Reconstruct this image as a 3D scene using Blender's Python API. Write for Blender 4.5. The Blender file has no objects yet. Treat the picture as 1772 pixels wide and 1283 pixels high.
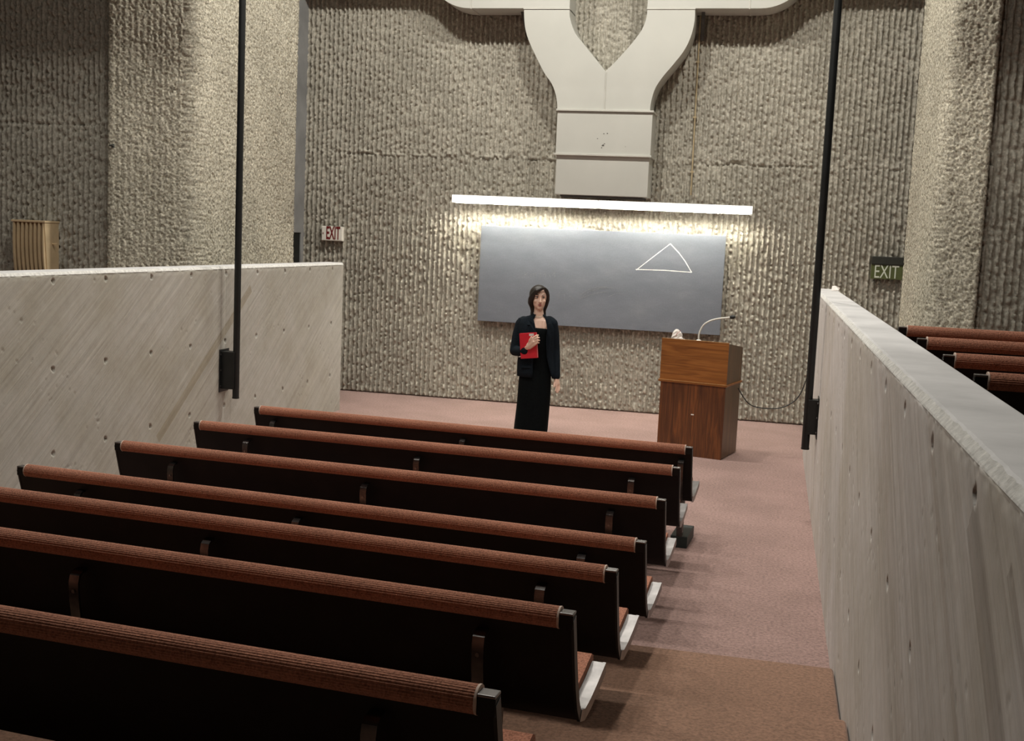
import bpy, bmesh, math, random
import numpy as np
from mathutils import Vector, Matrix

# ------------------------------------------------------------------ camera
F_PX, IW, IH = 2000.0, 1772, 1283
PP = (886.0, 641.5)
YAW, PITCH, ROLL, EYE = 0.2185, -0.1143, 0.0445, 2.14
sc = bpy.context.scene
COL = sc.collection


def cam_axes():
    cy, sy, cp, sp = math.cos(YAW), math.sin(YAW), math.cos(PITCH), math.sin(PITCH)
    r = np.array([cy, sy, 0.0]); f0 = np.array([-sy, cy, 0.0]); u = np.array([0, 0, 1.0])
    f = f0 * cp + u * sp
    up = u * cp - f0 * sp
    c, s = math.cos(ROLL), math.sin(ROLL)
    return r * c + up * s, up * c - r * s, f


RIGHT, UP, FWD = cam_axes()
cam = bpy.data.cameras.new('camera')
cam.sensor_width = 36.0
cam.lens = F_PX / IW * 36.0
cam.clip_start = 0.05
camo = bpy.data.objects.new('camera', cam)
COL.objects.link(camo)
camo.matrix_world = Matrix(((RIGHT[0], UP[0], -FWD[0], 0), (RIGHT[1], UP[1], -FWD[1], 0),
                            (RIGHT[2], UP[2], -FWD[2], EYE), (0, 0, 0, 1)))
sc.camera = camo


def ray(x, y):
    return RIGHT * ((x - PP[0]) / F_PX) - UP * ((y - PP[1]) / F_PX) + FWD


def ony(x, y, Y):
    d = ray(x, y)
    return Vector((d[0] * Y / d[1], Y, EYE + d[2] * Y / d[1]))


def onz(x, y, z):
    d = ray(x, y); t = (z - EYE) / d[2]
    return Vector((d[0] * t, d[1] * t, z))


# ------------------------------------------------------------------ world, exposure
sc.view_settings.view_transform = 'Standard'
sc.view_settings.look = 'None'
sc.view_settings.exposure = 0.0
sc.view_settings.gamma = 1.0
sc.view_settings.use_curve_mapping = False
w = bpy.data.worlds.new('world')
sc.world = w
w.use_nodes = True
w.node_tree.nodes['Background'].inputs[0].default_value = (0.5, 0.55, 0.6, 1)
w.node_tree.nodes['Background'].inputs[1].default_value = 0.02

# ceiling lamps: (x, y, watts)
CEIL = 7.0
STAGE_LAMPS = [(-4.1, 11.55, 125), (-2.2, 11.55, 115), (-0.3, 11.55, 125)]
HOUSE_AND_FILL_LAMPS = [(-3.9, 7.6, 54), (-2.2, 7.6, 54), (-0.5, 7.6, 54), (-3.6, 4.7, 70), (-0.9, 4.7, 78), (-6.9, 8.0, 38), (2.6, 8.0, 32)]  # last two are added side fill, brightening pier fronts and ribbed walls
LAMP_COL = (1.0, 0.975, 0.885)
TUBE_STRENGTH = 125.0

# ------------------------------------------------------------------ key dimensions
YW = 14.575                      # front wall
XL, XR = -4.966, 0.420           # inner faces of the two parapets
PAR_H, PAR_T = 1.76, 0.225
STEP_Y, STEP_D, STEP_H = 5.70, 0.92, 0.115
PIER_Y0, PIER_Y1 = 11.2, 13.46
PIER_L, PIER_R = -5.89, 1.395
RIB_Y = 11.36
rng = np.random.default_rng(7)


# ------------------------------------------------------------------ material helpers
def new_mat(name):
    m = bpy.data.materials.new(name); m.use_nodes = True
    nt = m.node_tree
    b = nt.nodes['Principled BSDF']
    return m, nt, b


def N(nt, typ, **kw):
    n = nt.nodes.new(typ)
    for k, v in kw.items():
        if k == 'inputs':
            for kk, vv in v.items():
                n.inputs[kk].default_value = vv
        else:
            setattr(n, k, v)
    return n


def coords(nt, scale=(1, 1, 1), rot=(0, 0, 0), kind='Object'):
    tc = N(nt, 'ShaderNodeTexCoord')
    mp = N(nt, 'ShaderNodeMapping')
    mp.inputs['Scale'].default_value = scale
    mp.inputs['Rotation'].default_value = rot
    nt.links.new(tc.outputs[kind], mp.inputs['Vector'])
    return mp.outputs['Vector']


def noise(nt, vec, scale, detail=4, rough=0.55):
    n = N(nt, 'ShaderNodeTexNoise')
    n.inputs['Scale'].default_value = scale
    n.inputs['Detail'].default_value = detail
    n.inputs['Roughness'].default_value = rough
    nt.links.new(vec, n.inputs['Vector'])
    return n.outputs['Fac']


def ramp(nt, fac, stops):
    r = N(nt, 'ShaderNodeValToRGB')
    el = r.color_ramp.elements
    while len(el) < len(stops):
        el.new(0.5)
    for e, (p, c) in zip(el, stops):
        e.position = p; e.color = (*c, 1)
    nt.links.new(fac, r.inputs['Fac'])
    return r.outputs['Color']


def mixc(nt, a, b, fac, mode='MIX'):
    m = N(nt, 'ShaderNodeMix', data_type='RGBA', blend_type=mode)
    for s, v in ((m.inputs[0], fac), (m.inputs[6], a), (m.inputs[7], b)):
        if isinstance(v, (int, float)):
            s.default_value = v
        elif isinstance(v, tuple):
            s.default_value = (*v, 1)
        else:
            nt.links.new(v, s)
    return m.outputs[2]


def bump(nt, b, fac, strength, dist):
    n = N(nt, 'ShaderNodeBump')
    n.inputs['Strength'].default_value = strength
    n.inputs['Distance'].default_value = dist
    nt.links.new(fac, n.inputs['Height'])
    nt.links.new(n.outputs['Normal'], b.inputs['Normal'])


def plain(name, col, rough=0.6, metal=0.0, spec=0.5, nscale=0, namp=0.0, bscale=0, bdist=0.001, emit=None):
    m, nt, b = new_mat(name)
    b.inputs['Base Color'].default_value = (*col, 1)
    b.inputs['Roughness'].default_value = rough
    b.inputs['Metallic'].default_value = metal
    b.inputs['Specular IOR Level'].default_value = spec
    v = coords(nt)
    if nscale:
        f = noise(nt, v, nscale, 5)
        lo = tuple(c * (1 - namp) for c in col); hi = tuple(min(1, c * (1 + namp)) for c in col)
        nt.links.new(ramp(nt, f, [(0.3, lo), (0.7, hi)]), b.inputs['Base Color'])
    if bscale:
        bump(nt, b, noise(nt, v, bscale, 3), 0.6, bdist)
    if emit:
        b.inputs['Emission Color'].default_value = (*emit[0], 1)
        b.inputs['Emission Strength'].default_value = emit[1]
    return m


def concrete_mat(name, base, speck=0.5, bumpd=0.006, agg=38.0):
    m, nt, b = new_mat(name)
    v = coords(nt)
    big = noise(nt, v, 0.9, 3)
    fine = noise(nt, v, agg, 4, 0.6)
    vor = N(nt, 'ShaderNodeTexVoronoi')
    vor.inputs['Scale'].default_value = agg * 1.4
    nt.links.new(v, vor.inputs['Vector'])
    lo = tuple(c * (1 - 0.55 * speck) for c in base); hi = tuple(c * (1 + 0.45 * speck) for c in base)
    c1 = ramp(nt, fine, [(0.32, lo), (0.5, base), (0.72, hi)])
    # stones in the aggregate vary in tint
    st = N(nt, 'ShaderNodeSeparateColor')
    nt.links.new(vor.outputs['Color'], st.inputs[0])
    c2 = ramp(nt, st.outputs[0], [(0.0, (0.55, 0.50, 0.42)), (0.35, (0.9, 0.87, 0.8)), (0.7, (1.05, 1.02, 0.97)), (1.0, (1.35, 1.3, 1.22))])
    c = mixc(nt, c1, c2, 0.75 * speck + 0.2, 'MULTIPLY')
    c3 = ramp(nt, big, [(0.35, (0.86, 0.85, 0.83)), (0.65, (1.06, 1.05, 1.03))])
    c = mixc(nt, c, c3, 1.0, 'MULTIPLY')
    nt.links.new(c, b.inputs['Base Color'])
    b.inputs['Roughness'].default_value = 0.93
    b.inputs['Specular IOR Level'].default_value = 0.25
    bump(nt, b, noise(nt, v, agg * 2.2, 4, 0.65), 0.9, bumpd)
    return m


def board_mat(name, base, stripes, ang=math.radians(35)):
    """Board-formed concrete: fine streaks climbing along the board direction in the y-z plane."""
    m, nt, b = new_mat(name)
    tc = N(nt, 'ShaderNodeTexCoord')
    rotn = N(nt, 'ShaderNodeMapping')
    rotn.inputs['Rotation'].default_value = (-ang, 0, 0)
    nt.links.new(tc.outputs['Object'], rotn.inputs['Vector'])
    s1 = N(nt, 'ShaderNodeMapping'); s1.inputs['Scale'].default_value = (1, 0.55, 26)
    s2 = N(nt, 'ShaderNodeMapping'); s2.inputs['Scale'].default_value = (1, 1.5, 90)
    for s in (s1, s2):
        nt.links.new(rotn.outputs['Vector'], s.inputs['Vector'])
    g1 = noise(nt, s1.outputs['Vector'], 1.0, 4, 0.6)
    g2 = noise(nt, s2.outputs['Vector'], 1.0, 3, 0.6)
    sep = N(nt, 'ShaderNodeSeparateXYZ')
    nt.links.new(rotn.outputs['Vector'], sep.inputs[0])
    big = noise(nt, tc.outputs['Object'], 1.3, 4)
    mid = noise(nt, tc.outputs['Object'], 14, 4, 0.65)
    c = ramp(nt, g1, [(0.3, tuple(x * 0.87 for x in base)), (0.52, base), (0.74, tuple(x * 1.1 for x in base))])
    c = mixc(nt, c, ramp(nt, g2, [(0.28, (0.84, 0.83, 0.82)), (0.45, (1, 1, 1)), (0.78, (1.07, 1.07, 1.08))]), 0.8, 'MULTIPLY')
    c = mixc(nt, c, ramp(nt, big, [(0.3, (0.86, 0.83, 0.77)), (0.6, (1.04, 1.03, 1.04))]), 1.0, 'MULTIPLY')
    c = mixc(nt, c, ramp(nt, mid, [(0.3, (0.93, 0.92, 0.9)), (0.6, (1.02, 1.02, 1.02))]), 1.0, 'MULTIPLY')
    # stained boards: (distance across boards, width, start along, end along, tint)
    for (d, wd, a0, a1, tint) in stripes:
        def band(sock, lo, hi):
            p = N(nt, 'ShaderNodeMath', operation='GREATER_THAN'); p.inputs[1].default_value = lo
            q = N(nt, 'ShaderNodeMath', operation='LESS_THAN'); q.inputs[1].default_value = hi
            r = N(nt, 'ShaderNodeMath', operation='MULTIPLY')
            nt.links.new(sock, p.inputs[0]); nt.links.new(sock, q.inputs[0])
            nt.links.new(p.outputs[0], r.inputs[0]); nt.links.new(q.outputs[0], r.inputs[1])
            return r.outputs[0]
        A = band(sep.outputs['Z'], d - wd / 2, d + wd / 2)
        B = band(sep.outputs['Y'], a0, a1)
        mm = N(nt, 'ShaderNodeMath', operation='MULTIPLY')
        nt.links.new(A, mm.inputs[0]); nt.links.new(B, mm.inputs[1])
        c = mixc(nt, c, mixc(nt, c, tint, 1.0, 'MULTIPLY'), mm.outputs[0])
    nt.links.new(c, b.inputs['Base Color'])
    b.inputs['Roughness'].default_value = 0.85
    b.inputs['Specular IOR Level'].default_value = 0.3
    bump(nt, b, g2, 0.5, 0.004)
    return m


def carpet_mat(name, base, amp=0.35, rows=None, scale=170):
    m, nt, b = new_mat(name)
    v = coords(nt, scale=(1, 1, 1))
    f = noise(nt, v, scale, 3, 0.7)
    big = noise(nt, v, 1.7, 4)
    c = ramp(nt, f, [(0.28, tuple(x * (1 - amp) for x in base)), (0.5, base), (0.75, tuple(x * (1 + amp) for x in base))])
    c = mixc(nt, c, ramp(nt, big, [(0.32, (0.84, 0.83, 0.82)), (0.66, (1.06, 1.05, 1.05))]), 1.0, 'MULTIPLY')
    if rows:
        vv = coords(nt, scale=(rows * 1.3, rows, rows))
        st = noise(nt, vv, 1.0, 2)
        c = mixc(nt, c, ramp(nt, st, [(0.36, (0.60, 0.57, 0.55)), (0.5, (1, 1, 1)), (1, (1.12, 1.1, 1.08))]), 0.8, 'MULTIPLY')
        f = st
    nt.links.new(c, b.inputs['Base Color'])
    b.inputs['Roughness'].default_value = 1.0
    b.inputs['Specular IOR Level'].default_value = 0.05
    b.inputs['Sheen Weight'].default_value = 0.15
    b.inputs['Sheen Roughness'].default_value = 0.6
    bump(nt, b, f, 0.7, 0.004)
    return m


def wood_mat(name, dark, mid, light, axis, scale=14.0, dist=3.0):
    """axis = stretch axis of the grain in object space ('x' or 'z')."""
    m, nt, b = new_mat(name)
    sc_ = {'x': (0.5, 5, 7), 'z': (6, 5, 0.45)}[axis]
    v = coords(nt, scale=sc_)
    warp = noise(nt, v, 1.3, 4, 0.6)
    wv = N(nt, 'ShaderNodeTexNoise')
    wv.inputs['Scale'].default_value = scale * 0.28
    wv.inputs['Detail'].default_value = 6
    wv.inputs['Distortion'].default_value = dist * 0.35
    nt.links.new(v, wv.inputs['Vector'])
    v2 = coords(nt, scale={'x': (2, 60, 90), 'z': (90, 60, 2)}[axis])
    fine = noise(nt, v2, 1.5, 3, 0.6)
    c = ramp(nt, wv.outputs['Fac'], [(0.3, dark), (0.5, mid), (0.68, light)])
    c = mixc(nt, c, ramp(nt, fine, [(0.3, (0.72, 0.7, 0.68)), (0.62, (1.08, 1.06, 1.04))]), 0.8, 'MULTIPLY')
    c = mixc(nt, c, ramp(nt, warp, [(0.3, (0.85, 0.83, 0.8)), (0.7, (1.1, 1.1, 1.1))]), 0.8, 'MULTIPLY')
    nt.links.new(c, b.inputs['Base Color'])
    b.inputs['Roughness'].default_value = 0.42
    bump(nt, b, fine, 0.15, 0.001)
    return m


def chalkboard_mat():
    m, nt, b = new_mat('chalkboard_slate')
    v = coords(nt)
    v1 = coords(nt, scale=(1.0, 1, 2.2), rot=(0, 0.6, 0))
    sm = noise(nt, v1, 2.2, 6, 0.65)
    fine = noise(nt, v, 60, 3)
    c = ramp(nt, sm, [(0.3, (0.128, 0.142, 0.172)), (0.55, (0.155, 0.169, 0.20)), (0.75, (0.19, 0.203, 0.23))])
    c = mixc(nt, c, ramp(nt, fine, [(0.3, (0.9, 0.9, 0.9)), (0.7, (1.08, 1.08, 1.08))]), 0.7, 'MULTIPLY')
    nt.links.new(c, b.inputs['Base Color'])
    b.inputs['Roughness'].default_value = 0.62
    return m


M = {}
M['rib'] = concrete_mat('ribbed_concrete', (0.45, 0.43, 0.385), 0.40, 0.005, 34)
M['bush'] = concrete_mat('bush_hammered_concrete', (0.48, 0.46, 0.405), 0.95, 0.003, 46)
M['board_l'] = board_mat('board_formed_concrete', (0.42, 0.405, 0.365), [(-4.74, 0.085, 7.33, 9.45, (0.80, 0.76, 0.68))])
M['board_r'] = board_mat('board_formed_concrete_streaked', (0.60, 0.57, 0.54), [(-0.06, 0.11, -1.0, 2.93, (0.78, 0.76, 0.75)), (-0.4, 0.05, 0.0, 4.2, (0.88, 0.86, 0.84)), (0.16, 0.04, -0.5, 2.6, (0.8, 0.78, 0.77))])
M['chamfer'] = plain('chipped_lit_edge_concrete', (0.66, 0.64, 0.61), 0.9, nscale=35, namp=0.22, bscale=90, bdist=0.004)  # chipped raw concrete, made paler still for the light the tilted edge catches
M['cap'] = plain('trowelled_concrete', (0.62, 0.60, 0.60), 0.75, nscale=3.0, namp=0.16, bscale=30, bdist=0.002)
M['dark_wall'] = plain('dark_painted_concrete', (0.12, 0.115, 0.11), 0.9, nscale=2, namp=0.15, bscale=30)
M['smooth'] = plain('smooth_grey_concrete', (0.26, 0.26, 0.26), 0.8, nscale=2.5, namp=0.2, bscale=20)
M['paintceil'] = plain('ceiling_concrete', (0.12, 0.115, 0.11), 0.9, nscale=2, namp=0.1, bscale=30)
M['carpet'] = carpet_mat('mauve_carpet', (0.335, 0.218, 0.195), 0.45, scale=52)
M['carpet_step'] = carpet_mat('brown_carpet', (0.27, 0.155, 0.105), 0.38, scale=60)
M['uphol'] = carpet_mat('rust_bench_carpet', (0.41, 0.18, 0.115), 0.3, rows=120, scale=140)
M['binding'] = plain('pale_binding', (0.55, 0.42, 0.35), 0.8, nscale=40, namp=0.2)
M['shell'] = plain('near_black_laminate', (0.0075, 0.0055, 0.005), 0.55, spec=0.25, nscale=6, namp=0.4, bscale=60, bdist=0.0006)
M['steel'] = plain('worn_steel', (0.19, 0.178, 0.175), 0.38, metal=1.0, nscale=12, namp=0.25, bscale=40, bdist=0.0004)
M['strap'] = plain('dull_dark_steel', (0.10, 0.094, 0.092), 0.26, metal=0.9, nscale=16, namp=0.4)
M['black'] = plain('black_paint', (0.006, 0.007, 0.007), 0.45, nscale=8, namp=0.4)
M['plinth'] = plain('dark_green_paint', (0.012, 0.020, 0.019), 0.6, nscale=10, namp=0.3)
M['duct'] = plain('duct_paint', (0.52, 0.51, 0.47), 0.55, nscale=1.4, namp=0.05, bscale=90, bdist=0.0006)
M['duct_edge'] = plain('duct_seam_paint', (0.52, 0.505, 0.46), 0.5, nscale=5, namp=0.08)
M['chip'] = plain('bare_chip', (0.10, 0.09, 0.08), 0.8, nscale=30, namp=0.4)
M['strut'] = plain('dark_hanger_steel', (0.06, 0.06, 0.055), 0.6, nscale=20, namp=0.3)
M['pipe'] = plain('tan_conduit', (0.42, 0.33, 0.20), 0.6, nscale=9, namp=0.3)
M['enamel'] = plain('white_enamel', (0.85, 0.85, 0.80), 0.4, nscale=6, namp=0.03)
M['diffuser'] = plain('lit_lamp_cover', (0.9, 0.9, 0.86), 0.4, nscale=6, namp=0.02, emit=((1.0, 0.98, 0.92), 1.0))
M['tube'] = plain('fluorescent_tube', (1, 1, 1), 0.4, nscale=3, namp=0.01, emit=((1.0, 0.96, 0.83), TUBE_STRENGTH))
M['lens'] = plain('lamp_lens', (1, 1, 1), 0.4, nscale=3, namp=0.01, emit=(LAMP_COL, 12.0))
M['chalkboard'] = chalkboard_mat()
M['chalk'] = plain('white_chalk', (0.80, 0.80, 0.78), 1.0, nscale=90, namp=0.2)
M['chalk_faint'] = plain('rubbed_chalk', (0.205, 0.214, 0.23), 1.0, nscale=60, namp=0.25)
M['wood_top'] = wood_mat('orange_walnut', (0.17, 0.055, 0.012), (0.29, 0.105, 0.022), (0.36, 0.14, 0.034), 'x')
M['wood_low'] = wood_mat('dark_walnut', (0.075, 0.026, 0.011), (0.13, 0.046, 0.017), (0.24, 0.082, 0.025), 'z')
M['wood_side'] = wood_mat('walnut_shaded_side', (0.085, 0.045, 0.018), (0.115, 0.062, 0.026), (0.15, 0.08, 0.034), 'z')  # lectern sides in shade: the darker, greener tone is in the colour
M['wood_edge'] = plain('pale_wood_edge', (0.40, 0.20, 0.07), 0.5, nscale=30, namp=0.2)
M['white_plastic'] = plain('white_plastic', (0.78, 0.76, 0.70), 0.35, nscale=6, namp=0.04)
M['paper'] = plain('crumpled_paper', (0.78, 0.72, 0.68), 0.8, nscale=22, namp=0.12)
M['red_print'] = plain('red_print', (0.45, 0.06, 0.05), 0.7, nscale=20, namp=0.2)
M['rubber'] = plain('black_rubber', (0.012, 0.012, 0.012), 0.5, nscale=10, namp=0.3)
M['sign_white'] = plain('sign_white', (0.90, 0.86, 0.78), 0.5, nscale=12, namp=0.05)
M['sign_red'] = plain('sign_red', (0.17, 0.014, 0.014), 0.5, nscale=12, namp=0.1)
M['sign_green'] = plain('sign_green', (0.105, 0.12, 0.042), 0.45, nscale=12, namp=0.12)
M['sign_letter'] = plain('sign_letter_white', (0.75, 0.78, 0.66), 0.5, nscale=12, namp=0.04)
M['sign_dark'] = plain('sign_dark_housing', (0.035, 0.035, 0.028), 0.5, nscale=12, namp=0.2)
M['heater'] = plain('tan_enamel', (0.66, 0.50, 0.31), 0.5, nscale=5, namp=0.1)
M['heater_dark'] = plain('dark_recess', (0.05, 0.035, 0.022), 0.8, nscale=5, namp=0.1)
M['skin'] = plain('skin', (0.78, 0.52, 0.41), 0.5, nscale=25, namp=0.07)
M['hair'] = plain('dark_brown_hair', (0.015, 0.0095, 0.007), 0.45, nscale=40, namp=0.4, bscale=70, bdist=0.002)
M['lip'] = plain('lips', (0.36, 0.11, 0.095), 0.45, nscale=20, namp=0.1)
M['eye'] = plain('eye_dark', (0.035, 0.025, 0.02), 0.25, nscale=20, namp=0.1)
M['eyewhite'] = plain('eye_white', (0.55, 0.5, 0.46), 0.3, nscale=20, namp=0.05)
M['jacket'] = plain('dark_navy_wool', (0.0045, 0.0085, 0.0135), 0.9, spec=0.2, nscale=60, namp=0.3, bscale=200, bdist=0.001)
M['dress'] = plain('black_knit', (0.0035, 0.0052, 0.0058), 0.95, spec=0.12, nscale=60, namp=0.3, bscale=120, bdist=0.001)
M['book'] = plain('red_book_cloth', (0.60, 0.012, 0.028), 0.55, nscale=14, namp=0.08)
M['pearl'] = plain('pearl', (0.72, 0.62, 0.52), 0.3, nscale=20, namp=0.06)
M['shirt'] = plain('white_cuff', (0.7, 0.68, 0.66), 0.7, nscale=30, namp=0.05)


# ------------------------------------------------------------------ mesh helpers
class MB:
    def __init__(s):
        s.v = []; s.f = []

    def add(s, vs, fs):
        o = len(s.v)
        s.v += [tuple(p) for p in vs]
        s.f += [tuple(i + o for i in q) for q in fs]
        return s

    def box(s, x0, x1, y0, y1, z0, z1):
        vs = [(x, y, z) for z in (z0, z1) for y in (y0, y1) for x in (x0, x1)]
        return s.add(vs, [(0, 2, 3, 1), (4, 5, 7, 6), (0, 1, 5, 4), (2, 6, 7, 3), (0, 4, 6, 2), (1, 3, 7, 5)])

    def loft(s, rings, cap=True, closed=True):
        n = len(rings[0]); vs = [p for r in rings for p in r]; fs = []
        for i in range(len(rings) - 1):
            for j in range(n if closed else n - 1):
                a = i * n + j; b = i * n + (j + 1) % n
                fs.append((a, b, b + n, a + n))
        if cap and closed:
            fs.append(tuple(reversed(range(n))))
            fs.append(tuple(range((len(rings) - 1) * n, len(rings) * n)))
        return s.add(vs, fs)

    def tube(s, pts, rad, n=12, cap=True):
        pts = [Vector(p) for p in pts]
        rads = rad if isinstance(rad, (list, tuple)) else [rad] * len(pts)
        rings = []; prev = None
        for i, p in enumerate(pts):
            t = (pts[min(i + 1, len(pts) - 1)] - pts[max(i - 1, 0)]).normalized()
            if prev is None:
                a = t.orthogonal().normalized()
            else:
                a = (prev - t * prev.dot(t)).normalized()
            prev = a; b = t.cross(a)
            rings.append([p + (a * math.cos(k * 2 * math.pi / n) + b * math.sin(k * 2 * math.pi / n)) * rads[i] for k in range(n)])
        return s.loft(rings, cap)

    def capsule(s, p0, p1, r0, r1, n=14, k=4):
        """tapered closed limb with rounded ends"""
        p0, p1 = Vector(p0), Vector(p1); d = (p1 - p0).normalized()
        pts = []; rr = []
        for i in range(k + 1):
            t = math.pi / 2 * i / k
            pts.append(p0 - d * (r0 * math.cos(t) * 0.999)); rr.append(max(r0 * math.sin(t), 0.0004))
        for i in range(k + 1):
            t = math.pi / 2 * i / k
            pts.append(p1 + d * (r1 * math.sin(t))); rr.append(max(r1 * math.cos(t), 0.0004))
        return s.tube(pts, rr, n)

    def ellipsoid(s, c, r, n=20, m=12, rot=None):
        c = Vector(c); rings = []
        for i in range(m + 1):
            t = math.pi * (0.02 + 0.96 * i / m)
            ring = []
            for j in range(n):
                a = 2 * math.pi * j / n
                p = Vector((r[0] * math.sin(t) * math.cos(a), r[1] * math.sin(t) * math.sin(a), -r[2] * math.cos(t)))
                if rot:
                    p = rot @ p
                ring.append(c + p)
            rings.append(ring)
        return s.loft(rings)

    def prism(s, poly, y0, y1):
        """outline in x-z extruded along y"""
        n = len(poly)
        vs = [(x, y0, z) for x, z in poly] + [(x, y1, z) for x, z in poly]
        fs = [tuple(range(n)), tuple(reversed(range(n, 2 * n)))]
        fs += [(i, i + n, (i + 1) % n + n, (i + 1) % n) for i in range(n)]
        return s.add(vs, fs)

    def mesh(s, name, smooth=False):
        me = bpy.data.meshes.new(name)
        me.from_pydata(s.v, [], s.f)
        bm = bmesh.new(); bm.from_mesh(me)
        bmesh.ops.recalc_face_normals(bm, faces=bm.faces)
        bm.to_mesh(me); bm.free()
        if smooth:
            me.polygons.foreach_set('use_smooth', [True] * len(me.polygons))
        return me

    def build(s, name, mat, parent=None, smooth=False, bevel=0.0, seg=2):
        o = obj(name, s.mesh(name, smooth), mat, parent)
        if bevel:
            md = o.modifiers.new('bevel', 'BEVEL')
            md.width = bevel; md.segments = seg; md.limit_method = 'ANGLE'; md.angle_limit = math.radians(40)
        if smooth:
            auto_smooth(o)
        return o


def auto_smooth(o, ang=40):
    bm = bmesh.new(); bm.from_mesh(o.data)
    for e in bm.edges:
        if len(e.link_faces) == 2 and e.calc_face_angle(0) > math.radians(ang):
            e.smooth = False
    bm.to_mesh(o.data); bm.free()


def obj(name, me, mat, parent=None):
    o = bpy.data.objects.new(name, me)
    if mat is not None:
        me.materials.clear(); me.materials.append(M[mat] if isinstance(mat, str) else mat)
    COL.objects.link(o)
    if parent is not None:
        o.parent = parent
    return o


def tag(o, label, cat, group=None):
    o['label'] = label; o['category'] = cat
    if group:
        o['group'] = group
    return o


def thing(name, label, cat, loc=(0, 0, 0), rz=0.0, group=None):
    o = bpy.data.objects.new(name, None)
    o.empty_display_size = 0.1
    COL.objects.link(o)
    o.location = loc; o.rotation_euler = (0, 0, rz)
    return tag(o, label, cat, group)


def struct(o):
    o['kind'] = 'structure'
    return o


# value noise on arrays
def vnoise(U, V, su, sv, seed):
    g = np.random.default_rng(seed).random((256, 256))
    a = U / su; b = V / sv
    i = np.floor(a).astype(int); j = np.floor(b).astype(int)
    fa = a - i; fb = b - j
    fa = fa * fa * (3 - 2 * fa); fb = fb * fb * (3 - 2 * fb)
    i0, i1, j0, j1 = i % 256, (i + 1) % 256, j % 256, (j + 1) % 256
    return (g[i0, j0] * (1 - fa) + g[i1, j0] * fa) * (1 - fb) + (g[i0, j1] * (1 - fa) + g[i1, j1] * fa) * fb


def heightfield(name, path, zs, hfun, mat, back=0.04):
    """path: Nx2 plan points, rows zs, relief pushed along the left-hand plan normal. The rim is folded back so the slab closes."""
    path = np.asarray(path, float); n = len(path)
    t = np.gradient(path, axis=0)
    t /= np.linalg.norm(t, axis=1)[:, None]
    nor = np.stack([-t[:, 1], t[:, 0]], 1)
    u = np.concatenate([[0], np.cumsum(np.linalg.norm(np.diff(path, axis=0), axis=1))])
    U, Z = np.meshgrid(u, zs, indexing='ij')
    Hh = hfun(U, Z)
    Hh[0, :] = Hh[-1, :] = -back
    Hh[:, 0] = Hh[:, -1] = -back
    P = np.zeros((n, len(zs), 3))
    P[..., 0] = path[:, None, 0] + nor[:, None, 0] * Hh
    P[..., 1] = path[:, None, 1] + nor[:, None, 1] * Hh
    P[..., 2] = Z
    m = len(zs)
    idx = np.arange(n * m).reshape(n, m)
    q = np.stack([idx[:-1, :-1], idx[:-1, 1:], idx[1:, 1:], idx[1:, :-1]], -1).reshape(-1, 4)
    me = bpy.data.meshes.new(name)
    me.vertices.add(n * m); me.vertices.foreach_set('co', P.reshape(-1).astype(np.float32))
    me.loops.add(q.size); me.loops.foreach_set('vertex_index', q.reshape(-1).astype(np.int32))
    me.polygons.add(len(q))
    me.polygons.foreach_set('loop_start', np.arange(0, q.size, 4, dtype=np.int32))
    me.update(calc_edges=True)
    me.polygons.foreach_set('use_smooth', np.ones(len(q), bool))
    return struct(obj(name, me, mat))


def seg(p, q, d):
    n = max(2, int(round(math.dist(p, q) / d)) + 1)
    return [(p[0] + (q[0] - p[0]) * i / (n - 1), p[1] + (q[1] - p[1]) * i / (n - 1)) for i in range(n)]


# ------------------------------------------------------------------ structure: floors
b = MB().box(-9.6, 6.6, STEP_Y, 15.2, -0.3, 0.0)
struct(b.build('floor', 'carpet'))
for k in range(1, 9):
    y1 = STEP_Y - STEP_D * (k - 1)
    y0 = STEP_Y - STEP_D * k if k < 8 else -3.0
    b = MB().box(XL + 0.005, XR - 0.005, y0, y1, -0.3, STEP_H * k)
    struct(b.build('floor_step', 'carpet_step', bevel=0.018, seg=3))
struct(MB().box(XR + PAR_T, 6.6, -3, 8.4, -0.3, 0.96).build('floor_platform_right', 'carpet_step', bevel=0.015))
struct(MB().box(-9.6, XL - PAR_T, -3, 8.4, -0.3, 0.96).build('floor_platform_left', 'carpet_step', bevel=0.015))
struct(MB().box(-9.6, 6.6, -3.2, 15.2, CEIL, CEIL + 0.2).build('ceiling', 'paintceil'))
struct(MB().box(-9.6, 6.6, 9.35, 9.7, 5.45, CEIL).build('added_shade_beam', 'paintceil'))  # added out of view to block the bench lamps from the pier tops
struct(MB().box(-9.6, 6.6, -3.2, -3.0, -0.3, CEIL).build('wall_back', 'dark_wall'))
struct(MB().box(-9.8, -9.6, -3.2, 15.2, -0.3, CEIL).build('wall_left', 'dark_wall'))
struct(MB().box(6.6, 6.8, -3.2, 15.2, -0.3, CEIL).build('wall_right', 'dark_wall'))

# ------------------------------------------------------------------ structure: ribbed concrete
PITCH_R = 0.0632
JOINT = 3.145


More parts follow.
